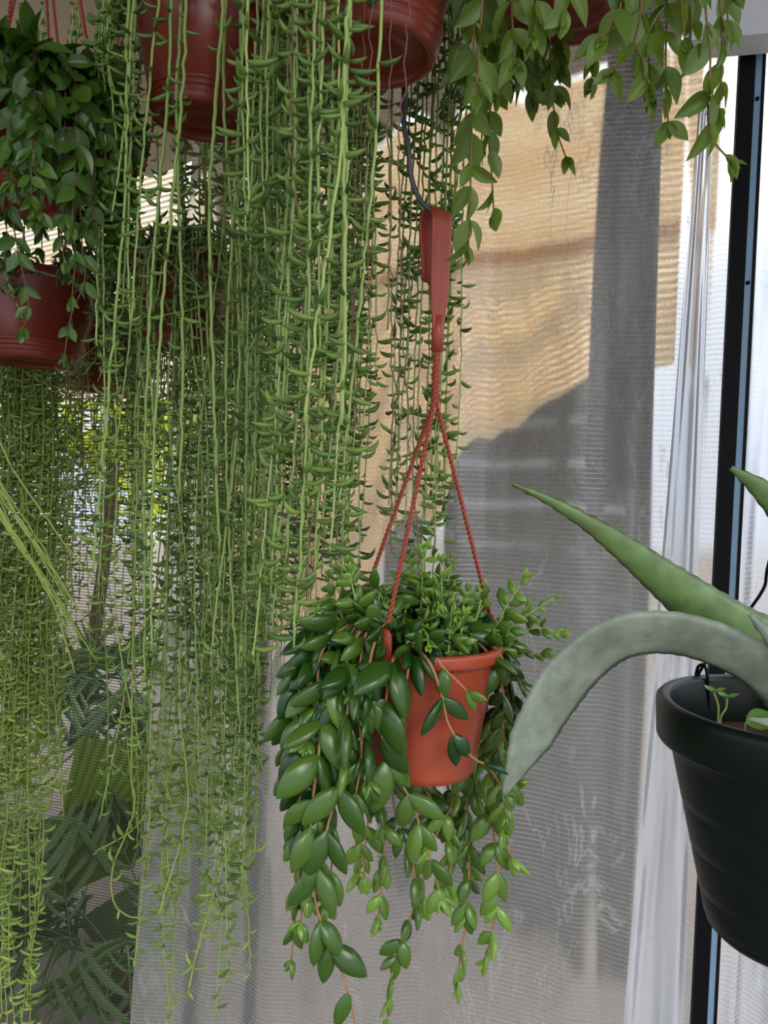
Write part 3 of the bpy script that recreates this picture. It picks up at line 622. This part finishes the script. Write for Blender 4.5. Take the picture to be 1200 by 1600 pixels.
# pot J (behind, hidden by its own curtain)
jc = P(478, -20, 1.20); JR = .095
J = hang_pot('hanging_plant', 'hanging plant between and behind the two upper brown pots, dense curtain of hooked stems', 'plant', jc, JR, .14, .066, TERRA_SHADE, V(jc[0], 1.2, RZ+.012), [PI*.5, PI*1.2, PI*1.85], hook_dir=(0, 1), strap=.1)
curtain(J, jc, JR, specs(13, 385, 470, 950, 1300, .5), [FISH_S, FISHD], L=.022, gap=.011, wob=.012)
curtain(J, jc, JR, specs(15, 455, 575, 850, 1030, .5), [FISH_S, FISHD], L=.022, gap=.012, wob=.010)
curtain(J, jc, JR, specs(26, 250, 425, 1250, 1640, .5), [FISHY_S, FISHL], L=.022, gap=.013, wob=.02)
roots(J, jc, JR, specs(24, 380, 560, 700, 1200, .9))
# pot F (mid left, tangled)
fc = P(300, 412, 1.20); FR = .092
Fp = hang_pot('hanging_plant', 'dark red hanging pot at mid left, half buried in tangled hooked stems', 'plant', fc, FR, .13, .066, TERRA_SHADE, V(fc[0], 1.2, RZ+.012), [PI*.5, PI*1.2, PI*1.85], hook_dir=(0, 1), strap=.16)
curtain(Fp, fc, FR, specs(30, 205, 400, 850, 1330, .55, 700), [FISH_S, FISHD], L=.018, gap=.0125, wob=.022, r=.0011)
for k in range(24):
    a = U(0, 2*PI); e = U(1.0, 1.45); u = V(math.cos(a), math.sin(a), 0); w = V(-u[1], u[0], 0)
    fish_strand('trailing_stem', [fc+u*FR*.4, fc+u*FR*.9+V(0, 0, U(.01, .03)), fc+u*FR*e+w*U(-.05, .05)+V(0, 0, U(-.03, .02)), fc+u*FR*(e+.1)+w*U(-.1, .1)-V(0, 0, U(.04, .10)), fc+u*FR*(e+U(-.1, .1))+w*U(-.12, .12)-V(0, 0, U(.1, .22))], Fp, [FISH_S, FISHD], L=.02, gap=.009, r=.0014)
for k in range(12):                                            # loose stems that lean and cross the others
    x0, y0 = U(190, 400), U(330, 520); dx = U(-60, 60); n = U(500, 980); Yk = U(1.04, 1.12)
    fish_strand('trailing_stem', [fc+V(U(-.05, .05), -.05, .01), P(x0, y0, Yk)]+[P(x0+dx*q+U(-14, 14), y0+n*q, Yk) for q in (.25, .45, .65, .82)]+[P(x0+dx+U(-45, 45), y0+n, Yk)], Fp, [FISH_S, FISH if k % 2 else FISHL], L=.021, gap=.019, r=.0015)
for pts in ([(205, 1180), (210, 1260), (178, 1350), (176, 1400), (192, 1428), (232, 1436)], [(255, 1120), (240, 1230), (215, 1290), (150, 1330)], [(400, 1290), (385, 1350), (330, 1420), (305, 1500), (292, 1560)], [(330, 1240), (345, 1300), (372, 1370), (390, 1420)]):
    fish_strand('trailing_stem', [fc+V(-.02, -.07, .01), P(pts[0][0]+20, 420, 1.08), P(pts[0][0]+8, 800, 1.08)]+[P(x, y, 1.08) for x, y in pts], Fp, [FISHY_S, FISHL], L=.022, gap=.02, r=.0017)
# pot E (lower left, yellow-green)
ec = P(52, 436, 1.20); ER = .10
E = hang_pot('hanging_plant', 'dark red hanging pot at the left edge, long yellow green curtain below it', 'plant', ec, ER, .13, .072, TERRA_SHADE, V(ec[0], 1.2, RZ+.012), [PI*.5, PI*1.2, PI*1.85], hook_dir=(0, 1), strap=.16)
MY_ = [FISHY_S, FISHY]
def low_fall(n, x0, x1, e0, e1, **kw):
    for k in range(n):
        px = U(x0, x1); t = on_rim(ec, ER, px, 700, px > 150 and rng.random() < .5, U(1.05, 1.5)); ze = P(px, U(e0, e1), t[1])[2]
        c = V(ec[0], ec[1], ec[2]-.0)
        fish_strand('trailing_stem', hang_pts(c, ER, t, ze, ec[2], wob=.016), E, MY_, **kw)
low_fall(36, -60, 62, 1250, 1660, L=.023, gap=.0115, r=.0013)
low_fall(30, -20, 115, 1000, 1330, L=.022, gap=.0115, r=.0012)
low_fall(3, 150, 235, 1150, 1450, L=.022, gap=.022, r=.0013)
for k in range(18):
    a = U(0, 2*PI) if k % 2 else U(-PI, 0); e = U(1.0, 1.35); u = V(math.cos(a), math.sin(a), 0); w = V(-u[1], u[0], 0)
    fish_strand('trailing_stem', [ec+u*ER*.4, ec+u*ER*.9+V(0, 0, U(.0, .02)), ec+u*ER*e+w*U(-.05, .05)+V(0, 0, U(-.02, .02)), ec+u*ER*(e+.1)+w*U(-.1, .1)-V(0, 0, U(.03, .10))], E, [FISH_S, FISHD], L=.02, gap=.009, r=.0013)
lc = P(170, 505, 1.5); LR = .10
Lp = hang_pot('hanging_plant', 'hanging pot behind and between the two dark red left pots, fine olive curtain', 'plant', lc, LR, .13, .072, TERRA_SHADE, V(lc[0], 1.5, RZ+.012), [PI*.5, PI*1.2, PI*1.85], hook_dir=(0, 1), strap=.16)
for k in range(72):
    px = U(-10, 240) if k < 62 else U(180, 330); t = on_rim(lc, LR, px, 700, rng.random() < .5, U(1.05, 1.6)); ze = P(px, U(720, 1060) if px < 200 else U(700, 900), t[1])[2]
    fish_strand('trailing_stem', hang_pts(lc, LR, t, ze, lc[2], wob=.022, lean=(rng.normal(0, .05), 0)), Lp, [FISHO_S, FISHO] if k % 3 else MY_, L=.018, gap=.016, r=.0012)
for k in range(10):
    x0 = U(-60, 0); y0 = U(600, 760)
    fish_strand('trailing_stem', [ec+V(-.09, -.03, .01), P(x0-40, y0-160, 1.09), P(x0+5, y0-10, 1.07), P(x0+45, y0+100, 1.06), P(x0+110, y0+200, 1.06), P(x0+U(150, 200), y0+U(260, 330), 1.07)], E, MY_, L=.012, gap=.06, r=.0017)
# pot D (upper left corner, small dark leaves)
dc = P(42, 168, .94); DR = .085
D = hang_pot('hanging_plant', 'hanging pot in the upper left corner covered by small dark green leaves', 'plant', dc, DR, .115, .060, TERRA_SHADE, V(dc[0], .94, RZ+.012), [-.2, PI*.75, PI*1.3], hook_dir=(0, 1), strap=.16)
for k in range(80):
    a = U(0, 2*PI); e = U(1.05, 1.35); u = V(math.cos(a), math.sin(a), 0); dz = U(.03, .17) if k % 3 else U(.12, .18)
    if u[1] < 0 and rng.random() < .75: dz = U(.08, .15)
    if abs(math.atan2(u[0], -u[1])) < .13: dz = U(.03, .06)
    path = [dc+u*DR*.3, dc+u*DR*.8+V(0, 0, U(.02, .045)), dc+u*DR*e+V(0, 0, U(.0, .02)), dc+u*DR*(e+.08)-V(0, 0, dz*.5), dc+u*DR*(e+U(-.02, .1))-V(0, 0, dz)]
    vine('trailing_stem', path, D, [SMALL_S, SMALL], OT, U(.032, .043), gap=.018, face=tuple(u+V(0, -.3, .35)), flat=.6, tint0=.35, young=.2, r=.001, spread=.4, jit=.35)
for pts in ([(105, 250), (112, 330), (118, 400), (112, 470)], [(125, 300), (128, 380), (132, 440), (112, 490), (100, 560)], [(15, 300), (30, 400), (45, 470), (35, 520)], [(90, 280), (95, 350), (100, 410)]):
    pp = [dc+V(.02, -.02, .02), P(pts[0][0], 150, .90)]+[P(x, y, .89) for x, y in pts]
    vine('trailing_stem', pp, D, [SMALL_S, SMALL], OT, .030, gap=.026, tint0=.5, young=.1, r=.001, jit=.35, flat=.7)
for px in (28, 62, 108, 118):
    b = P(px, 75, .94); vine('shoot', [b-V(0, 0, .04), b, b+V(.004, 0, .03), b+V(.002, 0, .05)], D, [WAXY_G, SMALL], OT, .011, gap=.006, tint0=.8, young=.2, beta=(.6, 1.1))
# pot C (upper right, big oval leaves)
cc = P(905, -205, .72); CR = .085
Cc = hang_pot('hanging_plant', 'dark hanging pot at the upper right with large oval light green leaves', 'plant', cc, CR, .125, .062, TERRA_SHADE, V(cc[0], .72, RZ+.012), [PI*.5, PI*1.2, PI*1.85], hook_dir=(0, 1))
MO = [OVAL_S, OVAL]
def cv(pts, dy=-.07, **kw):
    x0, y0 = pts[0]; s = P(x0, y0, .72+dy); d = s-cc; d[2] = 0; u = nrm(d)
    path = [cc+u*CR*.5, cc+u*CR*1.0+V(0, 0, .018)]+[P(x, y, .72+dy) for x, y in pts]
    vine('trailing_stem', path, Cc, MO, OT, kw.pop('L', .035), **{**dict(gap=.023, r=.0012, tint0=.5, young=.2, beta=(.65, 1.15), flat=.75, jit=.3, taper=.75), **kw})
for pts, dy in (([(745, -80), (740, 80), (737, 200), (735, 300), (732, 385)], -.01), ([(775, -80), (770, 60), (765, 190), (768, 270), (772, 335)], .02), ([(760, -60), (750, 60), (745, 150)], -.05),
                ([(850, -60), (845, 60), (862, 150), (872, 210), (884, 245)], .07), ([(930, -60), (933, 30), (930, 85), (922, 140)], .09), ([(1005, -60), (1000, 30), (985, 80), (960, 110)], -.06),
                ([(1045, -60), (1042, 30), (1040, 110), (1044, 190)], -.02), ([(1100, -60), (1103, 20), (1110, 90), (1106, 170), (1112, 215), (1140, 250)], -.06), ([(1080, -70), (1080, 10), (1078, 90)], .0),
                ([(1010, -60), (1012, 60), (1018, 150)], .02), ([(800, -60), (800, 20), (805, 90)], -.05), ([(830, -60), (840, 10), (835, 60)], -.07), ([(880, -60), (890, -10), (880, 25)], -.08), ([(965, -60), (970, 10), (945, 55)], -.08),
                ([(1060, -70), (1065, 0), (1070, 60)], -.05), ([(1130, -60), (1135, -10), (1138, 50)], .03), ([(725, -60), (722, 40), (718, 110)], .0), ([(985, -60), (985, 40), (1005, 100), (1010, 130)], -.03), ([(1115, -80), (1125, 0), (1128, 100), (1122, 180)], .0),
                ([(780, -60), (790, 30), (782, 100), (775, 150)], .0), ([(755, -60), (757, 100), (752, 230)], .05)):
    cv(pts, dy, L=.036 if dy < .05 else .027)
for pts, dy in (([(820, -60), (815, 40), (822, 110), (830, 150)], .04), ([(850, -60), (858, 40), (860, 110), (868, 145)], .03), ([(870, -60), (872, 40), (878, 110)], .05), ([(805, -60), (798, 50), (806, 130)], .08), ([(840, -60), (838, 60), (845, 130)], .1), ([(785, -60), (780, 50), (788, 120)], .09)):
    cv(pts, dy, L=.035, tint0=.05, young=.05, gap=.018)

# ================================================================== GREEN POT WITH AGAVE
GY = .76
gc = P(1252, 1106, GY); GR, GH, grb = .136, .240, .078
g = thing('potted_agave', gc-V(0, 0, GH), 'dark green hanging pot at the right with long arching succulent leaves', 'plant')
mb = MB(); prof = [(1e-4, -GH+.01), (grb-.01, -GH+.01), (grb, -GH+.014), (GR-.022, -.055), (GR-.014, -.004), (GR-.012, -.001), (GR-.007, .0015), (GR-.003, .0008), (GR+.0005, -.003), (GR+.001, -.008), (GR-.001, -.040), (GR-.003, -.043), (GR-.012, -.045), (GR-.0145, -.047)]
for q in np.linspace(.1, 1, 14):
    r = (GR-.0145)+(grb+.006-(GR-.0145))*q; z = -.047+(-GH+.035+.047)*q
    if any(abs(q-s) < .04 for s in (.38, .65, .93)): prof += [(r+.0003, z+.001), (r-.0012, z), (r-.0012, z-.0015)]
    else: prof.append((r, z))
prof += [(grb+.003, -GH+.022), (grb-.006, -GH+.008), (grb-.018, -GH+.001), (grb-.028, -GH), (1e-4, -GH+.002)]
lathe(mb, prof, gc, 72); mb.build('pot', GREENP, g)
mb = MB(); lathe(mb, [(1e-4, -.035), (.05, -.033), (.09, -.042), (GR-.02, -.05)], gc, 32); mb.build('soil', SOIL, g)
for px, py in ((1145, 1062), (1300, 1150)):                       # wire hanger loops
    a = P(px, py, GY+.07 if px < 1200 else GY-.1)
    mb = MB(); w = [gc+nrm(V(a[0]-gc[0], .09 if px < 1200 else -.12, 0))*(GR-.008)+V(0, 0, -.05)]
    u = nrm(V(a[0]-gc[0], .09 if px < 1200 else -.12, 0)); e = gc+u*(GR-.006)
    pts = [e-V(0, 0, .05)-u*.012, e-V(0, 0, .01)-u*.010, e+V(0, 0, .012)-u*.004, e+V(0, 0, .010)+u*.006, e+V(0, 0, -.006)+u*.010]
    tube(mb, catmull(pts, 6), .0018, 6); mb.build('wire_loop', BLACK, g)
topg = V(gc[0]+.02, GY+.02, RZ)
for a in (.15*PI, .62*PI, 1.45*PI):
    u = V(math.cos(a), math.sin(a), 0); mb = MB(); e = gc+u*(GR-.004)
    wp = [e-V(0, 0, .01), e+V(0, 0, .01), e+(topg-e)*.5, topg]
    if 1.8 < a < 2.2: wp = catmull([e-V(0, 0, .01), e+V(0, 0, .01), P(1186, 932, e[1]), P(1202, 876, e[1]), P(1250, 700, e[1]), P(1275, 400, GY+.03), topg], 6)
    tube(mb, wp, .002, 6); mb.build('hanger_wire', BLACK, g)
def agave_leaf(pts, wd, hw, th, chan, mat, name='leaf', teeth=.0012, label=None, tint=.5, mat2=None):
    p = resample(catmull(pts, 14), .004); n = len(p); q = np.linspace(0, 1, n)
    k = len(pts); kk = np.linspace(0, 1, k)
    W = np.stack([np.interp(q, kk, np.asarray(wd)[:, i]) for i in range(3)], 1); t = tangents(p); W = nrm(W-t*np.sum(W*t, 1, keepdims=True)); N = np.cross(t, W)
    h = np.interp(q, kk, hw); thk = np.interp(q, kk, th); saw = teeth*np.abs(((q*n*.004/.016) % 1)-.5)*2
    s = np.linspace(-1, 1, 9); v = []
    for a in s: v.append(p+W*((h+saw*(abs(a) > .99))*a)[:, None]+N*(chan*h*a*a)[:, None])
    for a in s[::-1][1:-1]: v.append(p+W*(h*a)[:, None]+N*(chan*h*a*a-thk*(1-a*a)**.7)[:, None])
    v = np.stack(v, 1); m = v.shape[1]
    v = np.concatenate([v[:1].mean(1, keepdims=True).repeat(m, 1), v, v[-1:].mean(1, keepdims=True).repeat(m, 1)], 0)
    mb = MB(); mb.add(v, gridf(len(v), m, True)[:, ::-1], 0, tint); o = mb.build(name, mat, g)
    if label: o['label'] = label
    return o
ctr = gc+V(.035, 0, -.035)
A1 = [ctr, P(1270, 1060, .73), P(1150, 990, .71), P(1050, 915, .70), P(950, 838, .69), P(870, 788, .685), P(801, 756, .68)]
agave_leaf(A1, [nrm(V(.45, -.25, .85))]*7, [.034, .035, .0315, .0235, .0145, .0068, .001], [.014, .013, .011, .008, .005, .003, .001], .10, AGAVE, label='long straight green leaf rising to the left')
A2 = [ctr+V(-.01, -.03, 0), P(1230, 1068, .68), P(1130, 1008, .685), P(1040, 985, .69), P(960, 996, .695), P(895, 1045, .70), P(850, 1110, .70), P(815, 1180, .70), P(787, 1243, .70)]
wdA = [nrm(V(.3, -.62, .75)), nrm(V(.35, -.62, .72)), nrm(V(.22, -.65, .75)), nrm(V(-.05, -.6, .8)), nrm(V(-.42, -.5, .75)), nrm(V(-.65, -.45, .6)), nrm(V(-.75, -.4, .45)), nrm(V(-.8, -.4, .35)), nrm(V(-.8, -.4, .3))]
agave_leaf(A2, wdA, [.032, .032, .028, .026, .027, .029, .030, .025, .002], [.012, .011, .009, .008, .007, .006, .005, .004, .001], -.12, AGAVE_P, label='grey green leaf arching over and bending down to the left')
A3 = [ctr+V(.03, .03, 0), P(1290, 920, .80), P(1240, 815, .80), P(1190, 765, .80), P(1142, 731, .80)]
agave_leaf(A3, [nrm(V(.7, -.3, .6))]*5, [.03, .032, .028, .019, .002], [.012, .01, .008, .005, .001], .1, AGAVE, label='short leaf tip standing at the right edge')
A4 = [ctr+V(.0, -.04, 0), P(1260, 1070, .66), P(1215, 1010, .65), P(1171, 960, .65)]
agave_leaf(A4, [nrm(V(.75, -.3, .5))]*4, [.02, .02, .013, .001], [.008, .007, .005, .001], .1, AGAVE_P, label='small pale pointed leaf')
A5 = [ctr+V(-.01, -.05, .0), P(1250, 1125, .66), P(1205, 1128, .655), P(1168, 1122, .66)]
agave_leaf(A5, [nrm(V(-.1, -.8, -.5))]*4, [.016, .016, .012, .001], [.006, .005, .004, .001], .1, AGAVE_P, label='short pale leaf over the pot rim')
A6 = [ctr+V(.02, 0, 0), ctr+V(.12, -.02, .10), ctr+V(.22, -.04, .16), ctr+V(.32, -.05, .18)]
agave_leaf(A6, [nrm(V(0, -1, .2))]*4, [.03, .034, .025, .001], [.012, .01, .006, .001], .1, AGAVE, label='leaf reaching to the right')
mb = MB(); lathe(mb, [(1e-4, .03), (.02, .028), (.034, .012), (.038, -.01), (.03, -.03)], ctr, 20); mb.build('rosette_core', AGAVE, g)
for sx, sy, hx, hy in ((1122, 1122, 1116, 1083), (1126, 1122, 1136, 1092)):
    b = P(sx, sy, GY-.02); e = P(hx, hy, GY-.02); mb = MB(); tube(mb, catmull([b-V(0, 0, .02), b, (b+e)/2+V(.002, 0, 0), e], 5), .0011, 6, 0)
    for a in (0, 2.1, 4.2):
        X = nrm(V(math.cos(a), math.sin(a), .45)); Z = nrm(V(0, 0, 1)-X*X[2]); instance(mb, t_flat(.38, droop=.0), [e], X[None], np.cross(Z, X)[None], Z[None], [.013], 1, np.array([.6]))
    mb.build('sprout', [WAXY_G, SPROUT], g)
b = P(1165, 1130, GY-.03); mb = MB(); X = nrm(V(.9, -.2, .3)); Z = nrm(V(0, -.6, .8)-X*np.dot(X, V(0, -.6, .8))); instance(mb, t_flat(.4, droop=.1), [b], X[None], np.cross(Z, X)[None], Z[None], [.03], 1, np.array([.5])); tube(mb, [b-V(0, 0, .02), b, b+X*.004], .001, 5); mb.build('sprout', [WAXY_G, SPROUT], g)

# ================================================================== GARDEN OUTSIDE THE NET
def crown_tree(name, label, cat, base, trunk_h, cr, n, L, mat, group, trunk_r=.03, lean=(0, 0)):
    root = thing(name, base, label, cat, group); top = V(base[0]+lean[0], base[1]+lean[1], trunk_h)
    if trunk_h > .1:
        mb = MB(); tube(mb, catmull([V(*base), (V(*base)+top)/2+V(.03, 0, 0), top+V(0, 0, cr[2]*.3)], 5), np.linspace(trunk_r*1.2, trunk_r*.6, 11), 8)
        for k in range(7):
            a = U(0, 6.28); d = V(math.cos(a)*cr[0]*.6, math.sin(a)*cr[1]*.6, U(-.1, .5)*cr[2]); tube(mb, [top-V(0, 0, .1), top+d*.5+V(0, 0, .05), top+d], [trunk_r*.5, trunk_r*.3, trunk_r*.12], 6)
        mb.build('trunk', BARK, root)
    d = rng.normal(0, 1, (n, 3)); d = nrm(d)*(rng.uniform(.15, 1, n)**.45)[:, None]; pos = top+d*np.asarray(cr)
    X = nrm(rng.normal(0, 1, (n, 3))+V(0, 0, -.3)); Z = rng.normal(0, 1, (n, 3))+V(0, 0, .8); Z = nrm(Z-X*np.sum(X*Z, 1, keepdims=True)); mb = MB()
    instance(mb, t_flat(.24, n=4), pos, X, np.cross(Z, X), Z, L*rng.uniform(.6, 1.3, n), 0, np.clip(rng.normal(.5, .25, n), 0, 1)); mb.build('foliage', mat, root)
    return root
def frond_palm(label, base, n, L, mat, aim, hgt, spread=.9):
    base = V(*base); root = thing('palm', base, label, 'palm'); mb = MB(); tube(mb, [V(*base), V(*base)+V(0, 0, hgt)], [.05, .04], 10); mb.build('trunk', BARK, root); c = V(*base)+V(0, 0, hgt)
    for k in range(n):
        a = aim+(k/(n-1)-.5)*2*PI*spread+U(-.15, .15); u = V(math.cos(a), math.sin(a), 0); el = U(.3, 1.0)
        pts = [c, c+u*L*.35+V(0, 0, L*.4*el), c+u*L*.7+V(0, 0, L*.42*el), c+u*L*1.0+V(0, 0, L*.1*el-.1)]
        p = resample(catmull(pts, 8), .02); t = tangents(p); mb = MB(); tube(mb, p, np.linspace(.006, .002, len(p)), 5)
        i = np.arange(int(len(p)*.2), len(p), 3); X = []; Z = []; pos = []; S = []
        for j in i:
            sd = nrm(np.cross(t[j], V(0, 0, 1)))
            for sg in (-1, 1):
                x = nrm(sd*sg*.8+t[j]*.6+V(0, 0, -.15)); z = nrm(V(0, 0, 1)-x*x[2]+sd*sg*.3); z = nrm(z-x*np.dot(x, z)); X.append(x); Z.append(z); pos.append(p[j]); S.append(L*.5*math.sin(PI*min(1, .25+.75*(1-(j-i[0])/len(i)))))
        X, Z, pos = map(np.array, (X, Z, pos)); instance(mb, t_flat(.045, n=6, droop=.2), pos, X, np.cross(Z, X), Z, S, 0, np.full(len(pos), U(.2, .8))); mb.build('frond', mat, root)
def fan_leaf(root, hub, axis, normal, L, mat, n=17, open_=1.15):
    axis = nrm(axis); normal = nrm(normal-axis*np.dot(axis, normal)); side = np.cross(normal, axis); mb = MB(); a = np.linspace(-open_, open_, n*2+1); rows = []
    for r in np.linspace(.03, 1, 7):
        rows.append([hub+(axis*math.cos(x)+side*math.sin(x))*L*r*(1 if i % 2 == 0 or r < .8 else .95)*(1-.12*abs(x))+normal*((.034 if i % 2 else -.034)*L*r-.12*L*r*r) for i, x in enumerate(a)])
    mb.add(np.array(rows), gridf(7, len(a)), 0, np.tile(np.where(np.arange(len(a)) % 2, .95, .1), 7)); base = V(root.location[0], root.location[1], FLOOR+.01)  # alternate dark and light tint columns paint shading into the pleats
    tube(mb, catmull([base, (base+hub)/2+V(0, 0, .1), hub], 6), .008, 6, 0, .5); mb.build('fan_leaf', mat, root)
fr_ = thing('fan_palm', (-1.15, 2.95, FLOOR), 'fan palm outside the net with one broad pleated bright green leaf', 'palm')
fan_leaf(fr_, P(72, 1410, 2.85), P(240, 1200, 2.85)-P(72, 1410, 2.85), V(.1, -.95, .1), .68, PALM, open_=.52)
fan_leaf(fr_, P(80, 1470, 2.95), V(-.6, .1, .5), V(0, -.9, .4), .45, PALM_D, open_=.7)
fan_leaf(fr_, P(120, 1440, 3.0), V(.8, .1, -.1), V(0, -.9, .4), .40, PALM_D, open_=.7)
pb = P(40, 1560, 2.95); frond_palm('dark feathery palm low outside the net at the bottom left', (pb[0], 2.95, FLOOR), 9, .62, PALM_D, -.5, .34, .45)
pb = P(185, 1600, 2.62); frond_palm('low dark palm at the foot of the net beside the film edge', (pb[0], 2.62, FLOOR), 9, .52, PALM_D, -1.9, .16, .55)
pb = P(215, 1520, 4.0); frond_palm('second feathery palm farther back, right of the fan palm', (pb[0], 4.0, FLOOR), 13, .75, PALM_D, -1.4, .55, .9)
q = P(118, 1180, 5.2); crown_tree('tree', 'thin dark trunked tree with yellow green leaves behind the net', 'tree', (q[0], q[1], FLOOR), 1.95, (.8, .5, .45), 900, .1, SHRUB, None, .05, (.25, 0))
for x, Y, h, cr, m, lab in ((-150, 4.2, 1.2, (.4, .4, .9), SHRUB_D, 'dark green shrub at the far left behind the net'), (262, 7.2, 1.7, (.7, .5, .9), SHRUB, 'yellow green shrub behind the net edge'),
                            (30, 9.5, 1.2, (2.1, .5, 1.1), SHRUB_D, 'wide dark bush far behind the palms')):
    q = P(x, 1200, Y); crown_tree('shrub', lab, 'shrub', (q[0], q[1], FLOOR), h, cr, 1300, .09, m, None, .03)
# board fence outside behind the film
fa, fb = P(600, 900, 3.3), P(965, 900, 2.5); fd = nrm(V(fb[0]-fa[0], fb[1]-fa[1], 0)); Lf = np.linalg.norm((fb-fa)[:2])
fe = thing('board_fence', (fa[0], fa[1], FLOOR), 'dim brown board fence outside behind the film wall', 'fence')
fnn = V(-fd[1], fd[0], 0)
for k in range(14):
    z = FLOOR+.08+k*.163; mb = MB(); c = V((fa[0]+fb[0])/2, (fa[1]+fb[1])/2, z); box(mb, c, fd*Lf/2, fnn*.012, V(0, 0, .078)); mb.build('board', WOODD, fe, smooth=False)
for s in (0, .33, .67, 1):
    mb = MB(); c = V(fa[0], fa[1], .78)+fd*Lf*s+fnn*.045; box(mb, c, fd*.03, fnn*.03, V(0, 0, 1.13)); mb.build('fence_post', WOODD, fe, smooth=False)

# ================================================================== LIGHT
w = bpy.data.worlds.new('sky'); SC.world = w; w.use_nodes = True; nt = w.node_tree; nt.nodes.clear()
bg = nt.nodes.new('ShaderNodeBackground'); ow = nt.nodes.new('ShaderNodeOutputWorld'); tc = nt.nodes.new('ShaderNodeTexCoord'); sp = nt.nodes.new('ShaderNodeSeparateXYZ'); rp = nt.nodes.new('ShaderNodeValToRGB')
nt.links.new(tc.outputs['Generated'], sp.inputs[0]); nt.links.new(sp.outputs['Z'], rp.inputs[0])
e1 = rp.color_ramp.elements.new(.3); e1.color = (.165, .178, .20, 1); e2 = rp.color_ramp.elements.new(.6); e2.color = (.50, .52, .55, 1)
rp.color_ramp.elements[0].position = 0; rp.color_ramp.elements[0].color = (.125, .135, .155, 1); rp.color_ramp.elements[3].position = .95; rp.color_ramp.elements[3].color = (.96, .98, 1.0, 1)
nt.links.new(rp.outputs[0], bg.inputs[0]); bg.inputs[1].default_value = 6.4; nt.links.new(bg.outputs[0], ow.inputs[0])
sl = bpy.data.lights.new('sun', 'SUN'); sl.energy = .75; sl.angle = math.radians(25); sl.color = (1, .95, .86); so = bpy.data.objects.new('sun', sl); COL.objects.link(so)
so.rotation_euler = Vector((-.35, .80, -.48)).to_track_quat('-Z', 'Y').to_euler(); so.location = (1, -2, 3)
SC.view_settings.view_transform = 'Standard'; SC.view_settings.look = 'None'; SC.view_settings.gamma = 1; SC.view_settings.use_curve_mapping = False
SC.view_settings.exposure = 0.15
